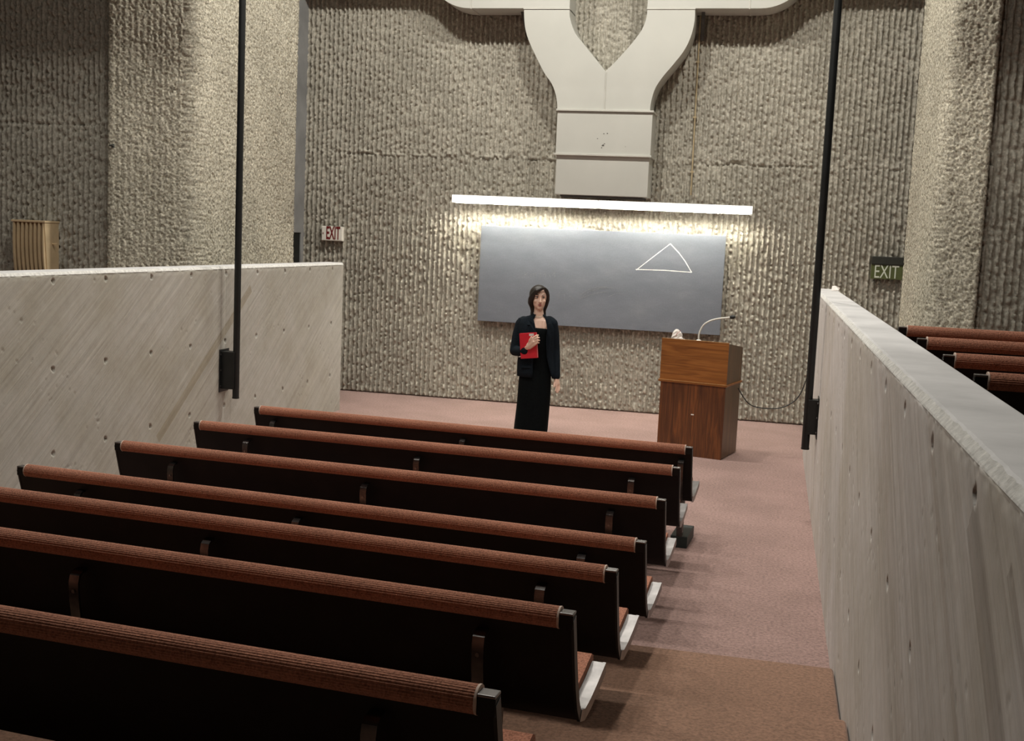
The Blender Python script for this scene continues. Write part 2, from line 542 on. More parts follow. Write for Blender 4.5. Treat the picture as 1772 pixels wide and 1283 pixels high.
def rib_relief(seed, amp=1.0, pitch=PITCH_R, joint=True):
    def h(U, Z):
        jit = (vnoise(U, Z, 0.5, 0.12, seed) - 0.5) * 0.005 + (vnoise(U, Z, 0.03, 0.035, seed + 5) - 0.5) * 0.004
        ph = ((U + jit) / pitch) % 1.0
        ci = np.floor((U + jit) / pitch)
        e0 = 0.17 + 0.10 * (vnoise(np.floor(ci * 5.3), Z, 1.0, 0.05, seed + 13) - 0.5)
        e1 = 0.71 + 0.34 * (vnoise(np.floor(ci * 7.31), Z, 1.0, 0.026, seed + 1) - 0.5) + 0.12 * (vnoise(U, Z, 0.02, 0.018, seed + 2) - 0.5)
        rid = np.clip((ph - e0) / 0.10, 0, 1) * np.clip((e1 - ph) / 0.11, 0, 1)      # 0 in the groove, 1 on the rib
        rid = rid * rid * (3 - 2 * rid)
        chunk = vnoise(np.floor(ci * 2.7), Z, 1.0, 0.034, seed + 14)
        bite = np.clip((0.34 - vnoise(np.floor(ci * 3.17), Z + ci * 0.37, 1.0, 0.030, seed + 3)) / 0.12, 0, 1)
        big = vnoise(U, Z, 0.6, 0.5, seed + 4)
        r = 0.021 + 0.007 * chunk + 0.005 * big - 0.019 * bite
        out = rid * r * amp + 0.003 * (vnoise(U, Z, 0.02, 0.02, seed + 6) - 0.5)
        if joint:
            zj = JOINT + 0.03 * (vnoise(U, Z * 0, 0.35, 1, seed + 8) - 0.5) + 0.02 * (vnoise(U, Z * 0, 0.06, 1, seed + 9) - 0.5)
            d = Z - zj
            rough = np.exp(-np.clip(d, 0, 9) / 0.09) * (d > 0) * (0.35 + 1.3 * vnoise(U, Z * 0, 0.8, 1, seed + 10))
            out = out * (1 - 0.5 * np.clip(rough, 0, 1)) + rough * 0.045 * (vnoise(U, Z, 0.035, 0.03, seed + 11) - 0.2)
            cr = np.exp(-(d / 0.013) ** 2) * np.clip(2.2 * vnoise(U, Z * 0, 0.2, 1, seed + 12) - 0.95, 0, 1)
            out = out - 0.03 * cr
        return out
    return h


def zrows(d, top=5.35, dd=0.08):
    return np.concatenate([np.arange(0.0, top, d), np.arange(top, CEIL + 0.001, dd)])


heightfield('wall_front', seg((1.95, YW), (-6.2, YW), 0.0088), zrows(0.0135), rib_relief(11, 1.5), 'rib')
heightfield('wall_ribbed_left', seg((-7.0, RIB_Y), (-9.6, RIB_Y), 0.0088), zrows(0.0155), rib_relief(41, 1.6, joint=True), 'rib')
heightfield('wall_ribbed_right', seg((4.6, RIB_Y), (1.79, RIB_Y), 0.0088), zrows(0.0155), rib_relief(71, 1.6), 'rib')
struct(MB().box(-9.6, 6.6, YW + 0.035, YW + 0.3, 0, CEIL).build('wall_front_core', 'smooth'))
struct(MB().box(-9.6, -7.02, RIB_Y + 0.035, RIB_Y + 0.3, 0, CEIL).build('wall_ribbed_left_core', 'smooth'))
struct(MB().box(1.83, 6.6, RIB_Y + 0.035, RIB_Y + 0.3, 0, CEIL).build('wall_ribbed_right_core', 'smooth'))


def bush_relief(seed, rib=0.0):
    def h(U, Z):
        a = vnoise(U, Z, 0.017, 0.019, seed) + 0.35 * vnoise(U, Z, 0.035, 0.04, seed + 1)
        pit = np.clip((0.27 - vnoise(U, Z, 0.021, 0.022, seed + 2)) / 0.12, 0, 1)
        s = rib * np.sin(U * 2 * math.pi / PITCH_R)
        return 0.009 * a - 0.012 * pit + 0.002 * s + 0.008 * vnoise(U, Z, 0.7, 0.9, seed + 3)
    return h


def rounded(pts, d, rs):
    """sampled plan polyline with its inner corners rounded"""
    out = []
    P = [Vector((p[0], p[1])) for p in pts]
    cur = P[0]
    for i in range(1, len(P) - 1):
        r = rs[i - 1]
        a = (P[i - 1] - P[i]).normalized(); c = (P[i + 1] - P[i]).normalized()
        s0 = P[i] + a * r; s1 = P[i] + c * r
        out += seg(cur, s0, d)
        for k in range(1, 6):
            t = k / 6
            q = s0 * (1 - t) ** 2 + P[i] * 2 * t * (1 - t) + s1 * t * t
            out.append((q.x, q.y))
        cur = s1
    out += seg(cur, P[-1], d)
    res = [out[0]]
    for p in out[1:]:
        if math.dist(p, res[-1]) > 0.002:
            res.append(p)
    return res


NOSE_L, NOSE_R = (-6.095, 11.5), (1.414, 11.45)
heightfield('wall_pier_left', rounded([(-6.12, PIER_Y1), (-5.83, PIER_Y1), NOSE_L, (-6.99, 11.2), (-7.0, RIB_Y + 0.1)], 0.0092, (0.035, 0.16, 0.03)), zrows(0.0105), bush_relief(101, 1.0), 'bush')
heightfield('wall_pier_right', rounded([(1.83, RIB_Y + 0.1), (1.811, 11.25), NOSE_R, (1.39, PIER_Y1), (1.6, PIER_Y1)], 0.0092, (0.03, 0.12, 0.035)), zrows(0.0105), bush_relief(131, 0.6), 'bush')
struct(MB().box(-7.0, -6.25, 11.75, PIER_Y1 - 0.045, 0, CEIL).build('wall_pier_left_core', 'smooth'))
struct(MB().box(1.52, 1.78, 11.75, PIER_Y1 - 0.045, 0, CEIL).build('wall_pier_right_core', 'smooth'))

# side passage beside the front wall: smooth concrete with the exit doorway
DX = -6.16
DTOP = 2.085
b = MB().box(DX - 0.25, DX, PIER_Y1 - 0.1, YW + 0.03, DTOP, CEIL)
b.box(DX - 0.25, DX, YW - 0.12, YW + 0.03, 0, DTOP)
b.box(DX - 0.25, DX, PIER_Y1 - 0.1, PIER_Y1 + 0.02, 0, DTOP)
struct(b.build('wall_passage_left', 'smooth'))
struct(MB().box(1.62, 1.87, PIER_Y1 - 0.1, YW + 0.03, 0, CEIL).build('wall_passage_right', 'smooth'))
d1 = struct(MB().box(DX - 0.06, DX - 0.015, PIER_Y1 + 0.02, YW - 0.12, 0.005, DTOP - 0.005).build('door_1', 'black', bevel=0.004))
MB().tube([(DX + 0.02, PIER_Y1 + 0.12, 1.0), (DX + 0.05, PIER_Y1 + 0.12, 1.0), (DX + 0.05, PIER_Y1 + 0.24, 1.0)], 0.012, 8).build('door_handle', 'steel', d1)


# ------------------------------------------------------------------ structure: parapets
def parapet(name, xin, side, y0, y1, yfine, mat, holes, seed, joints=()):
    """side=+1: thickness grows towards +x (right parapet, inner face looks to -x)."""
    s = side
    # inner face with tie holes, pits and chips
    def h(U, Z):
        Y = (y1 - U) if s < 0 else (y0 + U)
        a = math.radians(35)
        A = Y * math.cos(a) + Z * math.sin(a); B = -Y * math.sin(a) + Z * math.cos(a)
        out = 0.0022 * (vnoise(A, B, 0.5, 0.012, seed) - 0.5) + 0.003 * (vnoise(A, B, 1.2, 0.075, seed + 1) - 0.5)
        pit = np.clip((0.085 - vnoise(A, B, 0.034, 0.014, seed + 2)) / 0.05, 0, 1) * np.clip((vnoise(U, Z, 0.4, 0.3, seed + 3) - 0.5) / 0.2, 0, 1)
        out = out - 0.007 * pit
        for hy, hz in holes:
            r = np.sqrt((Y - hy) ** 2 + (Z - hz) ** 2)
            out = np.where(r < 0.0165, -0.055, out)
        for jy in joints:
            out = out - 0.004 * np.exp(-((Y - jy) / 0.008) ** 2)
        edge = np.clip((Z - (PAR_H - 0.06)) / 0.03, 0, 1)
        return out - edge * 0.006 * vnoise(U, Z, 0.03, 0.02, seed + 5)
    zs = np.concatenate([np.arange(-0.02, PAR_H - 0.024, 0.0105), [PAR_H - 0.021]])
    # plan path is run so that the relief normal points to the inner side
    path = seg((xin, y0), (xin, yfine), 0.1)[:-1] + seg((xin, yfine), (xin, y1), 0.0105)
    if s < 0:
        path = path[::-1]
    face = heightfield(name, path, zs, h, mat, back=0.07)
    # body behind the face: chamfered cap
    ys = [y0] + list(np.arange(yfine, y1, 0.025)) + [y1 - 0.004]
    rings = []
    rr = random.Random(seed)
    for i, y in enumerate(ys):
        c = rr.uniform(-0.004, 0.004); c2 = rr.uniform(-0.003, 0.003)
        prof = [(0.065, -0.25), (0.065, PAR_H - 0.04), (0.0005, PAR_H - 0.026), (0.003 + c2 * 0.3, PAR_H - 0.021), (0.018 + c * 0.7, PAR_H - 0.004 + c2 * 0.5), (0.026 + c * 0.4, PAR_H),
                (PAR_T - 0.022, PAR_H), (PAR_T - 0.006, PAR_H - 0.008), (PAR_T, PAR_H - 0.025), (PAR_T, -0.25)]
        rings.append([(xin + s * p[0], y, p[1]) for p in prof])
    mb_ = MB().loft(rings)
    body = mb_.build('cap_and_core', 'cap', face)
    body.data.materials.append(M['chamfer'])
    n_ = len(rings[0])
    for f_ in body.data.polygons:
        if f_.index < n_ * (len(rings) - 1) and f_.index % n_ in (2, 3):
            f_.material_index = 1
    return face


holes_l = [(6.61 + 0.6645 * k, z) for k in range(10) for z in (1.69, 1.065, 0.45)]
parapet('wall_parapet_left', XL, -1, -2.5, 12.944, 5.6, 'board_l', holes_l, 201, (9.93, 10.05))
holes_r = [(2.413 - 0.6455 + 0.6455 * k, 1.668) for k in range(16)] + [(3.137 - 1.291 + 0.647 * k, 1.095) for k in range(16)] + [(4.501 - 1.29 + 0.645 * k, 0.562) for k in range(15)]
parapet('wall_parapet_right', XR, 1, -2.5, 12.40, 1.2, 'board_r', holes_r, 231)

# ------------------------------------------------------------------ benches
PROFILE = [(0.0, 0.735), (0.022, 0.66), (0.045, 0.58), (0.075, 0.49), (0.110, 0.41), (0.145, 0.362), (0.20, 0.345), (0.28, 0.352), (0.38, 0.372), (0.50, 0.402)]


def offset(prof, d):
    out = []
    for i, p in enumerate(prof):
        a = prof[max(i - 1, 0)]; c = prof[min(i + 1, len(prof) - 1)]
        t = Vector((c[0] - a[0], c[1] - a[1])).normalized()
        n = Vector((-t.y, t.x))       # towards the sitter
        out.append((p[0] + n.x * d, p[1] + n.y * d))
    return out


def sweep(profile, xs):
    return MB().loft([[(x, y, z) for y, z in profile] for x in xs])


def bench(label, group, end, yaw, L, floor, leg_x):
    t = thing('bench', label, 'bench', (end[0], end[1], floor), yaw, group)
    inner = offset(PROFILE, 0.004); outer = offset(PROFILE, -0.022)
    sh = sweep(inner + outer[::-1], [-L + 0.006, -0.006]).build('seat_shell', 'shell', t, smooth=True)
    # upholstery: wraps over the top edge and down the front, across the seat
    up = offset(PROFILE, 0.042)
    rdg = lambda a: 0.0345 + 0.0008 * math.cos(a * 0.0345 / 0.0072 * 2 * math.pi)
    roll = [(0.004 + rdg(a) * math.cos(a), 0.727 + rdg(a) * math.sin(a)) for a in [math.radians(20 + 225 * k / 72) for k in range(73)]]
    body = [p for p in up[1:]]
    tip = [(0.515, 0.43), (0.52, 0.41), (0.505, 0.405)]
    low = offset(PROFILE, 0.006)[1:]
    prof = roll[::-1] + body + tip + low[::-1]
    # roll reversed runs rear-bottom -> top -> front, then down the front, out along the seat and back underneath
    n = max(2, int(L / 0.4))
    sweep(prof, [-L + 0.048 + (L - 0.096) * i / n for i in range(n + 1)]).build('upholstery', 'uphol', t, smooth=True)
    for x0 in (-0.054, -L + 0.044):
        ring = [(0.004 + 0.0362 * math.cos(a), 0.727 + 0.0362 * math.sin(a)) for a in [2 * math.pi * k / 16 for k in range(16)]]
        sweep(ring, [x0 + 0.002, x0 + 0.008]).build('binding', 'binding', t, smooth=True)
    # steel end pieces: square top block plus a strip following the profile
    for (xa, xb) in ((-0.046, 0.0), (-L, -L + 0.046)):
        MB().box(xa, xb, -0.0235, 0.0175, 0.700, 0.744).build('end_block', 'shell', t, bevel=0.002)
        MB().box(xa, xb, -0.0245, 0.0185, 0.744, 0.752).build('end_cap', 'steel', t, bevel=0.0025)
    for (xa, xb) in ((-0.007, 0.002), (-L - 0.002, -L + 0.007)):
        i2 = offset(PROFILE, 0.010); o2 = offset(PROFILE, -0.024)
        sweep(i2 + o2[::-1], [xa, xb]).build('end_trim', 'black', t)
        seat_i = [p for p in offset(PROFILE, 0.014)[5:]]; seat_o = [p for p in offset(PROFILE, -0.027)[5:]]
        sg = 1 if xa > -1 else -1
        sweep(seat_i + seat_o[::-1], [xa, xb + 0.002 * sg] if sg > 0 else [xa - 0.002, xb]).build('seat_end', 'steel', t)
        pl = [(x, y, z) for (y, z) in offset(PROFILE, 0.012)[5:] for x in (-0.050 if sg > 0 else -L + 0.004, -0.004 if sg > 0 else -L + 0.05)]
        m = MB().add(pl, [(2 * i, 2 * i + 1, 2 * i + 3, 2 * i + 2) for i in range(len(pl) // 2 - 1)])
        o = m.build('seat_rail', 'steel', t)
        sm = o.modifiers.new('thick', 'SOLIDIFY'); sm.thickness = 0.004
    # bent flat bars carrying the shell
    for lx in leg_x:
        c = [(-0.004, 0.655), (-0.026, 0.652), (-0.044, 0.640), (-0.050, 0.615), (-0.046, 0.55), (-0.030, 0.45), (0.0, 0.34), (0.05, 0.22), (0.10, 0.12), (0.12, 0.06)]
        pin, pout = offset(c, 0.005), offset(c, -0.005)
        MBl = MB().loft([[(x, y, z) for y, z in pin + pout[::-1]] for x in (lx - 0.02, lx + 0.02)])
        lg = MBl.build('leg', 'strap', t, smooth=True)
        MB().tube([(lx, -0.057, 0.585), (lx, -0.044, 0.585)], 0.007, 10).build('bolt', 'steel', lg)
        MB().box(lx - 0.06, lx + 0.06, 0.10, 0.46, 0.0, 0.085).build('foot_plinth', 'plinth', lg, bevel=0.004)
        MB().tube([(lx, 0.20, 0.08), (lx, 0.22, 0.36)], 0.014, 8).build('prop', 'strap', lg)
        MB().box(lx - 0.02, lx + 0.02, 0.10, 0.16, 0.08, 0.115).build('foot_bracket', 'strap', lg, bevel=0.003)
    return t


ORD = ['first', 'second', 'third', 'fourth', 'fifth', 'sixth', 'seventh']
ends_r = [(-0.470, 8.01, 0.76), (-0.492, 7.222, 0.76), (-0.494, 6.262, 0.76), (-0.50, 5.322, 0.76), (-0.518, 4.405, 0.88), (-0.536, 3.485, 0.995), (-0.552, 2.50, 1.11)]
lens = [3.39, 3.43, 3.49, 3.56, 3.58, 3.60, 3.62]
yaws = [3.75, 2.9, 3.7, 4.8, 4.8, 4.7, 4.7]
rows = ['rust carpet topped bench in first row, before the lectern and standing woman',
        'rust carpet topped bench in second row back from the lectern',
        'rust carpet topped bench in third row back from the lectern',
        'rust carpet topped bench in fourth row, last on the flat floor',
        'rust carpet topped bench in fifth row, on the lowest carpeted step',
        'rust carpet topped bench in sixth row, on the second carpeted step',
        'rust carpet topped bench in seventh row, furthest from the lectern']
for i, (e, L, ya) in enumerate(zip(ends_r, lens, yaws)):
    legs = [-0.30, -L / 2 - 0.03, -L + 0.42]
    if i == 0:
        legs = [-0.07, -L / 2 + 0.02, -L + 0.17]
    bench(rows[i], 'benches in the lecture hall', (e[0], e[1]), -math.radians(ya), L, STEP_H * max(0, i - 3), legs)
for i, y in enumerate((7.30, 6.353, 5.354, 4.53)):
    bench('rust carpet topped bench beyond streaked parapet, %s row from the chalkboard wall' % ORD[i], 'benches beyond the right parapet',
          (0.752 + 3.2, y), 0.0 if i < 2 else -0.01, 3.2, 0.96, [-0.4, -1.6, -2.8])

# ------------------------------------------------------------------ hanging poles
def pole(label, x, y, z0, side, bz):
    t = thing('ceiling_pole', label, 'pole', (x, y, z0), 0, 'black ceiling poles')
    MB().tube([(0, 0, 0), (0, 0, CEIL - z0)], 0.031, 16).build('shaft', 'black', t, smooth=True)
    MB().tube([(0, 0, -0.004), (0, 0, 0.01)], 0.033, 16).build('end_ring', 'black', t)
    MB().tube([(0, 0, CEIL - z0 - 0.02), (0, 0, CEIL - z0)], 0.08, 16).build('ceiling_flange', 'black', t)
    for zz in (1.9, 3.2):
        MB().tube([(0, 0, zz), (0, 0, zz + 0.03)], 0.0325, 16).build('coupling', 'black', t)
    # bracket box to the parapet
    gap = (XL - x) if side < 0 else (XR - x)
    x0, x1 = sorted((0.0, gap))
    br = MB().box(x0, x1, -0.05, 0.06, bz[0] - z0, bz[1] - z0).build('bracket', 'black', t, bevel=0.004)
    xp = gap
    pl = MB().box(min(xp, xp - 0.008 * side), max(xp, xp - 0.008 * side), -0.09, 0.10, bz[0] - z0 - 0.03, bz[1] - z0 + 0.02).build('wall_plate', 'black', br, bevel=0.002)
    for k in (0.08, 0.5, 0.92):
        zb = bz[0] - z0 + (bz[1] - bz[0]) * k
        MB().tube([(xp - 0.007 * side, -0.07, zb), (xp - 0.014 * side, -0.07, zb)], 0.008, 8).build('bolt', 'steel', br)
    return t


pole('black steel pole down to pale parapet with diagonal board marks', -4.835, 9.9, 0.535, -1, (0.62, 0.97))
pole('black steel pole down to streaked parapet beside the lectern cable', 0.338, 9.5, 0.555, 1, (0.68, 0.96))

# ------------------------------------------------------------------ air duct
DF, DB = 14.10, 14.53


def P(px, py, y=DF):
    v = ony(px, py, y)
    return (v.x, v.z)


duct = thing('air_duct', 'beige Y shaped air duct on ribbed wall above chalkboard', 'duct', (-2.15, DF, 2.69))
LOC = Vector((-2.15, DF, 2.69))


def dpart(name, mb, mat, bevel=0.004, smooth=False, parent=duct):
    mb.v = [(v[0] - LOC.x, v[1] - LOC.y, v[2] - LOC.z) for v in mb.v]
    return mb.build(name, mat, parent, smooth=smooth, bevel=bevel)


zA, zB, zC = 2.695, 3.185, 3.715
xl, xr = P(958, 337)[0] + 0.012, P(1118, 343)[0] + 0.012
dpart('duct_section', MB().box(xl, xr, DF, DB, zA, zB - 0.012), 'duct', 0.006)
dpart('duct_section', MB().box(xl - 0.012, xr + 0.012, DF - 0.012, DB, zB - 0.010, zC - 0.018), 'duct', 0.006)
for z in (zB, zC):
    dpart('flange', MB().box(xl - 0.026, xr + 0.026, DF - 0.035, DB, z - 0.016, z + 0.008), 'duct_edge', 0.003)
dpart('outlet_collar', MB().box(xl + 0.06, xr - 0.06, DF + 0.05, DB, zA - 0.022, zA + 0.02), 'strut', 0.004)


def smooth_poly(pts, n=4):
    """Catmull-Rom through an open run of points"""
    out = []
    for i in range(len(pts) - 1):
        p0 = Vector(pts[max(i - 1, 0)]); p1 = Vector(pts[i]); p2 = Vector(pts[i + 1]); p3 = Vector(pts[min(i + 2, len(pts) - 1)])
        for k in range(n):
            t = k / n
            q = 0.5 * ((2 * p1) + (p2 - p0) * t + (2 * p0 - 5 * p1 + 4 * p2 - p3) * t * t + (3 * p1 - p0 - 3 * p2 + p3) * t ** 3)
            out.append((q.x, q.y))
    out.append(tuple(pts[-1]))
    return out


cx, cz = P(1047.4, 123.6)
outL = smooth_poly([P(*q) for q in ((964.5, 186), (962, 166), (955, 146), (941, 125), (926, 95), (914, 68), (908, 44), (906.5, 17))])
inL = smooth_poly([P(*q) for q in ((985.5, 17), (987, 34), (995.6, 57.6), (1012.5, 79.6), (1047.4, 123.6))])
botc = (P(1046, 187)[0], zC)
arm = [(outL[0][0], zC)] + outL[1:] + inL + [botc]
dpart('duct_branch', MB().prism(arm, DF, DB), 'duct', 0.003)
inR = smooth_poly([P(*q) for q in ((1047.4, 123.6), (1066.7, 105), (1093.8, 74.5), (1110.8, 51), (1118.5, 30.5), (1120, 15))])
outR = smooth_poly([P(*q) for q in ((1203, 13.5), (1202, 37), (1195.4, 64), (1183.6, 88), (1165, 112), (1148, 132), (1134.5, 152), (1127.7, 172.7), (1125, 188))])
arm = [botc] + inR + outR[:-1] + [(outR[-1][0], zC)]
dpart('duct_branch', MB().prism(arm, DF, DB), 'duct', 0.003)
dpart('centre_seam', MB().box(botc[0] - 0.006, botc[0] + 0.006, DF - 0.008, DF + 0.02, zC, cz - 0.01), 'duct_edge', 0.002)


def elbow(xin, xend, zbot, xt, sgn, R=0.57, rise=0.36, hh=0.56):
    """horizontal run from the branch outwards, an S bend up, then on along the wall"""
    th = math.acos(1 - rise / (2 * R))
    bot = [(xin, zbot), (xt, zbot)]
    for k in range(1, 9):
        a = th * k / 8
        bot.append((xt + sgn * R * math.sin(a), zbot + R * (1 - math.cos(a))))
    for k in range(7, -1, -1):
        a = th * k / 8
        bot.append((xt + sgn * (2 * R * math.sin(th) - R * math.sin(a)), zbot + rise - R * (1 - math.cos(a))))
    bot.append((xend, zbot + rise))
    return bot + [(x, z + hh) for x, z in bot[::-1]]


zt = 0.5 * (P(906, 16)[1] + P(1203, 13)[1])
dpart('duct_elbow', MB().prism(elbow(P(985.5, 16)[0], -6.1, zt, P(812, 16)[0], -1), DF, DB), 'duct', 0.003)
dpart('duct_elbow', MB().prism(elbow(P(1120, 14)[0], 1.58, zt, P(1316, 14)[0], 1), DF, DB), 'duct', 0.003)
for a, c in ((906.5, 985.5), (1120, 1203)):
    dpart('seam', MB().box(P(a, 16)[0] - 0.004, P(c, 16)[0] + 0.004, DF - 0.009, DF + 0.05, zt - 0.012, zt + 0.006), 'duct_edge', 0.002)
for a in (815, 1297):
    x = P(a, 16)[0]
    dpart('seam', MB().box(x - 0.008, x + 0.008, DF - 0.006, DB + 0.002, zt - 0.006, zt + 0.57), 'duct_edge', 0.002)
for px_, lean in ((903, 0.05), (1216, -0.01)):
    x = ony(px_, 40, 14.3).x
    mb = MB()
    mb.add([(x - 0.02, 14.3, zt), (x + 0.02, 14.3, zt), (x + 0.02, 14.34, zt), (x - 0.02, 14.34, zt),
            (x - 0.02 + lean, 14.5, zt - 0.30), (x + 0.02 + lean, 14.5, zt - 0.30), (x + 0.02 + lean, 14.54, zt - 0.30), (x - 0.02 + lean, 14.54, zt - 0.30)],
           [(0, 1, 2, 3), (4, 7, 6, 5), (0, 4, 5, 1), (1, 5, 6, 2), (2, 6, 7, 3), (3, 7, 4, 0)])
    dpart('hanger', mb, 'strut', 0.002)
rr = random.Random(3)
for (qx, qy, s) in ((1045, 231.5, .010), (1051, 231, .009), (1034, 240, .008), (1043.5, 252, .016), (1041, 256, .009), (1082, 254, .005), (1046, 249, .008)):
    x, z = P(qx, qy, DF - 0.012)
    pts = [(x + s * rr.uniform(.6, 1.2) * math.cos(a), z + s * rr.uniform(.4, .9) * math.sin(a)) for a in [k * math.pi / 4 for k in range(8)]]
    dpart('paint_chip', MB().prism(pts, DF - 0.0135, DF - 0.010), 'chip', 0)

# thin conduit running down the ribbed wall
p0, p1 = ony(1209.6, 66, YW - 0.05), ony(1195.5, 338, YW - 0.05)
t = thing('wall_conduit', 'thin tan conduit running down ribbed wall beside the duct', 'conduit', (p1.x, p1.y, p1.z))
MB().tube([(0, 0, 0), (p0.x - p1.x, 0, p0.z - p1.z + 0.6)], 0.009, 8).build('pipe', 'pipe', t, smooth=True)
for k in (0.15, 0.5, 0.85):
    q = (p0 - p1) * k
    MB().box(q.x - 0.02, q.x + 0.02, -0.011, 0.02, q.z - 0.01, q.z + 0.01).build('clip', 'pipe', t)

# ------------------------------------------------------------------ chalkboard
CBY = YW - 0.13
a, c_ = ony(833, 390, CBY), ony(1254, 409, CBY)
d_, e_ = ony(826, 555, CBY), ony(1248, 581, CBY)
x0, x1 = (a.x + d_.x) / 2, (c_.x + e_.x) / 2
z0, z1 = (d_.z + e_.z) / 2, (a.z + c_.z) / 2
cb = thing('chalkboard', 'wide slate grey chalkboard with chalk triangle on ribbed wall', 'chalkboard', ((x0 + x1) / 2, CBY, z0))
CB = Vector(cb.location)
MB().box(x0 - CB.x, x1 - CB.x, 0, 0.025, 0, z1 - z0).build('slate', 'chalkboard', cb, bevel=0.003)
for s in (0.08, 0.5, 0.92):
    xx = x0 + (x1 - x0) * s - CB.x
    MB().box(xx - 0.03, xx + 0.03, 0.025, 0.075, 0.15, z1 - z0 - 0.15).build('standoff', 'strut', cb)


STROKES = [0]


def stroke(pts, wd, mat, name='chalk_stroke', dz=0.0008):
    """a flat chalk line on the slate; pts in photo pixels turned to board metres"""
    STROKES[0] += 1
    dz += 0.0002 * STROKES[0]
    q = [ony(x, y, CBY - dz) - CB for x, y in pts]
    mb = MB(); r = random.Random(len(pts) * 31 + int(pts[0][0]))
    vs = []; fs = []
    for i, p in enumerate(q):
        t = q[min(i + 1, len(q) - 1)] - q[max(i - 1, 0)]
        n = Vector((-t.z, 0, t.x)).normalized() * wd * 0.5 * r.uniform(0.75, 1.2)
        vs += [p + n, p - n]
        if i:
            fs.append((2 * i - 2, 2 * i, 2 * i + 1, 2 * i - 1))
    return mb.add(vs, fs).build(name, mat, cb)


def interp(pts, n):
    out = []
    for i in range(len(pts) - 1):
        for k in range(n):
            t = k / n
            out.append((pts[i][0] * (1 - t) + pts[i + 1][0] * t, pts[i][1] * (1 - t) + pts[i + 1][1] * t))
    return out + [pts[-1]]


stroke(interp([(1101, 467.5), (1130, 445), (1160, 422)], 6), 0.010, 'chalk')
stroke(interp([(1160, 422), (1175, 438), (1186, 453), (1197, 472)], 5), 0.012, 'chalk')
stroke(interp([(1100, 466.5), (1150, 468), (1197, 471.5)], 6), 0.012, 'chalk')
for pts in ([(908, 470), (908, 480)], [(908, 476), (914, 471)], [(909, 475), (915, 480)], [(919, 473), (918, 479), (923, 479), (923, 473)], [(927, 479), (927, 472)], [(936, 472), (935, 481)],
            [(940, 476), (945, 473), (944, 480)], [(949, 474), (953, 480)], [(956, 477), (960, 471), (960, 480)]):
    stroke(interp(pts, 3), 0.006, 'chalk_faint')
for pts in ([(1004, 517), (1020, 505), (1045, 498), (1062, 499)], [(1006, 516), (1030, 508), (1050, 505)], [(1003, 511), (1024, 499), (1050, 496)], [(1052, 514), (1068, 508), (1078, 509)], [(968, 505), (967, 518)],
            [(976, 507), (977, 519)], [(985, 512), (993, 518)], [(1003, 517), (1008, 513)]):
    stroke(interp(smooth_poly(pts, 3), 1), 0.006, 'chalk_faint')

# ------------------------------------------------------------------ fluorescent lamp over the board
LY = 14.16
la, lb = ony(782, 343.5, LY), ony(1302, 364, LY)
lz = (la.z + lb.z) / 2
lamp = thing('strip_lamp', 'long white fluorescent strip lamp above the chalkboard', 'lamp', ((la.x + lb.x) / 2, LY, lz))
hl = (lb.x - la.x) / 2
tilt = math.atan2(lb.z - la.z, lb.x - la.x)
lamp.rotation_euler = (0, tilt * -1, 0)
HHT = 0.048
MB().box(-hl, hl, 0.012, 0.15, HHT - 0.02, HHT).build('housing', 'enamel', lamp, bevel=0.004)
MB().box(-hl, hl, 0.135, 0.15, -0.05, HHT - 0.01).build('back_reflector', 'enamel', lamp, bevel=0.002)
MB().box(-hl, -0.004, 0.0, 0.012, -HHT, HHT).build('front_cover', 'diffuser', lamp, bevel=0.002)
MB().box(0.004, hl, 0.0, 0.012, -HHT, HHT).build('front_cover', 'diffuser', lamp, bevel=0.002)
for xx in (-hl + 0.01, 0, hl - 0.01):
    MB().box(xx - 0.012, xx + 0.012, 0.012, 0.15, -HHT, HHT).build('end_plate', 'enamel', lamp, bevel=0.002)
for (xa, xb) in ((-hl + 0.03, -0.03), (0.03, hl - 0.03)):
    MB().tube([(xa, 0.07, -0.008), (xb, 0.07, -0.008)], 0.019, 12).build('tube', 'tube', lamp, smooth=True)
    for xx in (xa, xb):
        MB().box(xx - 0.012, xx + 0.012, 0.045, 0.095, -0.035, 0.03).build('socket', 'enamel', lamp, bevel=0.002)
MB().box(hl - 0.03, hl, -0.004, 0.05, -HHT - 0.018, -HHT + 0.002).build('end_clip', 'enamel', lamp, bevel=0.002)
for xx in (-hl * 0.75, 0.05, hl * 0.75):
    MB().box(xx - 0.02, xx + 0.02, 0.1, YW - LY - 0.03, HHT - 0.02, HHT - 0.004).build('wall_arm', 'strut', lamp, bevel=0.002)


# ------------------------------------------------------------------ exit signs
def text_mesh(s, size, sx=1.0, depth=0.002, off=0.022):
    cu = bpy.data.curves.new('lettering', 'FONT')
    cu.body = s; cu.size = size; cu.align_x = 'CENTER'; cu.align_y = 'CENTER'; cu.extrude = depth; cu.resolution_u = 3; cu.offset = size * off
    o = bpy.data.objects.new('lettering', cu); COL.objects.link(o)
    dg = bpy.context.evaluated_depsgraph_get(); dg.update()
    me = bpy.data.meshes.new_from_object(o.evaluated_get(dg))
    bpy.data.objects.remove(o)
    me.transform(Matrix.Diagonal((sx, 1, 1, 1)))
    me.transform(Matrix.Rotation(math.pi / 2, 4, 'X'))
    return me


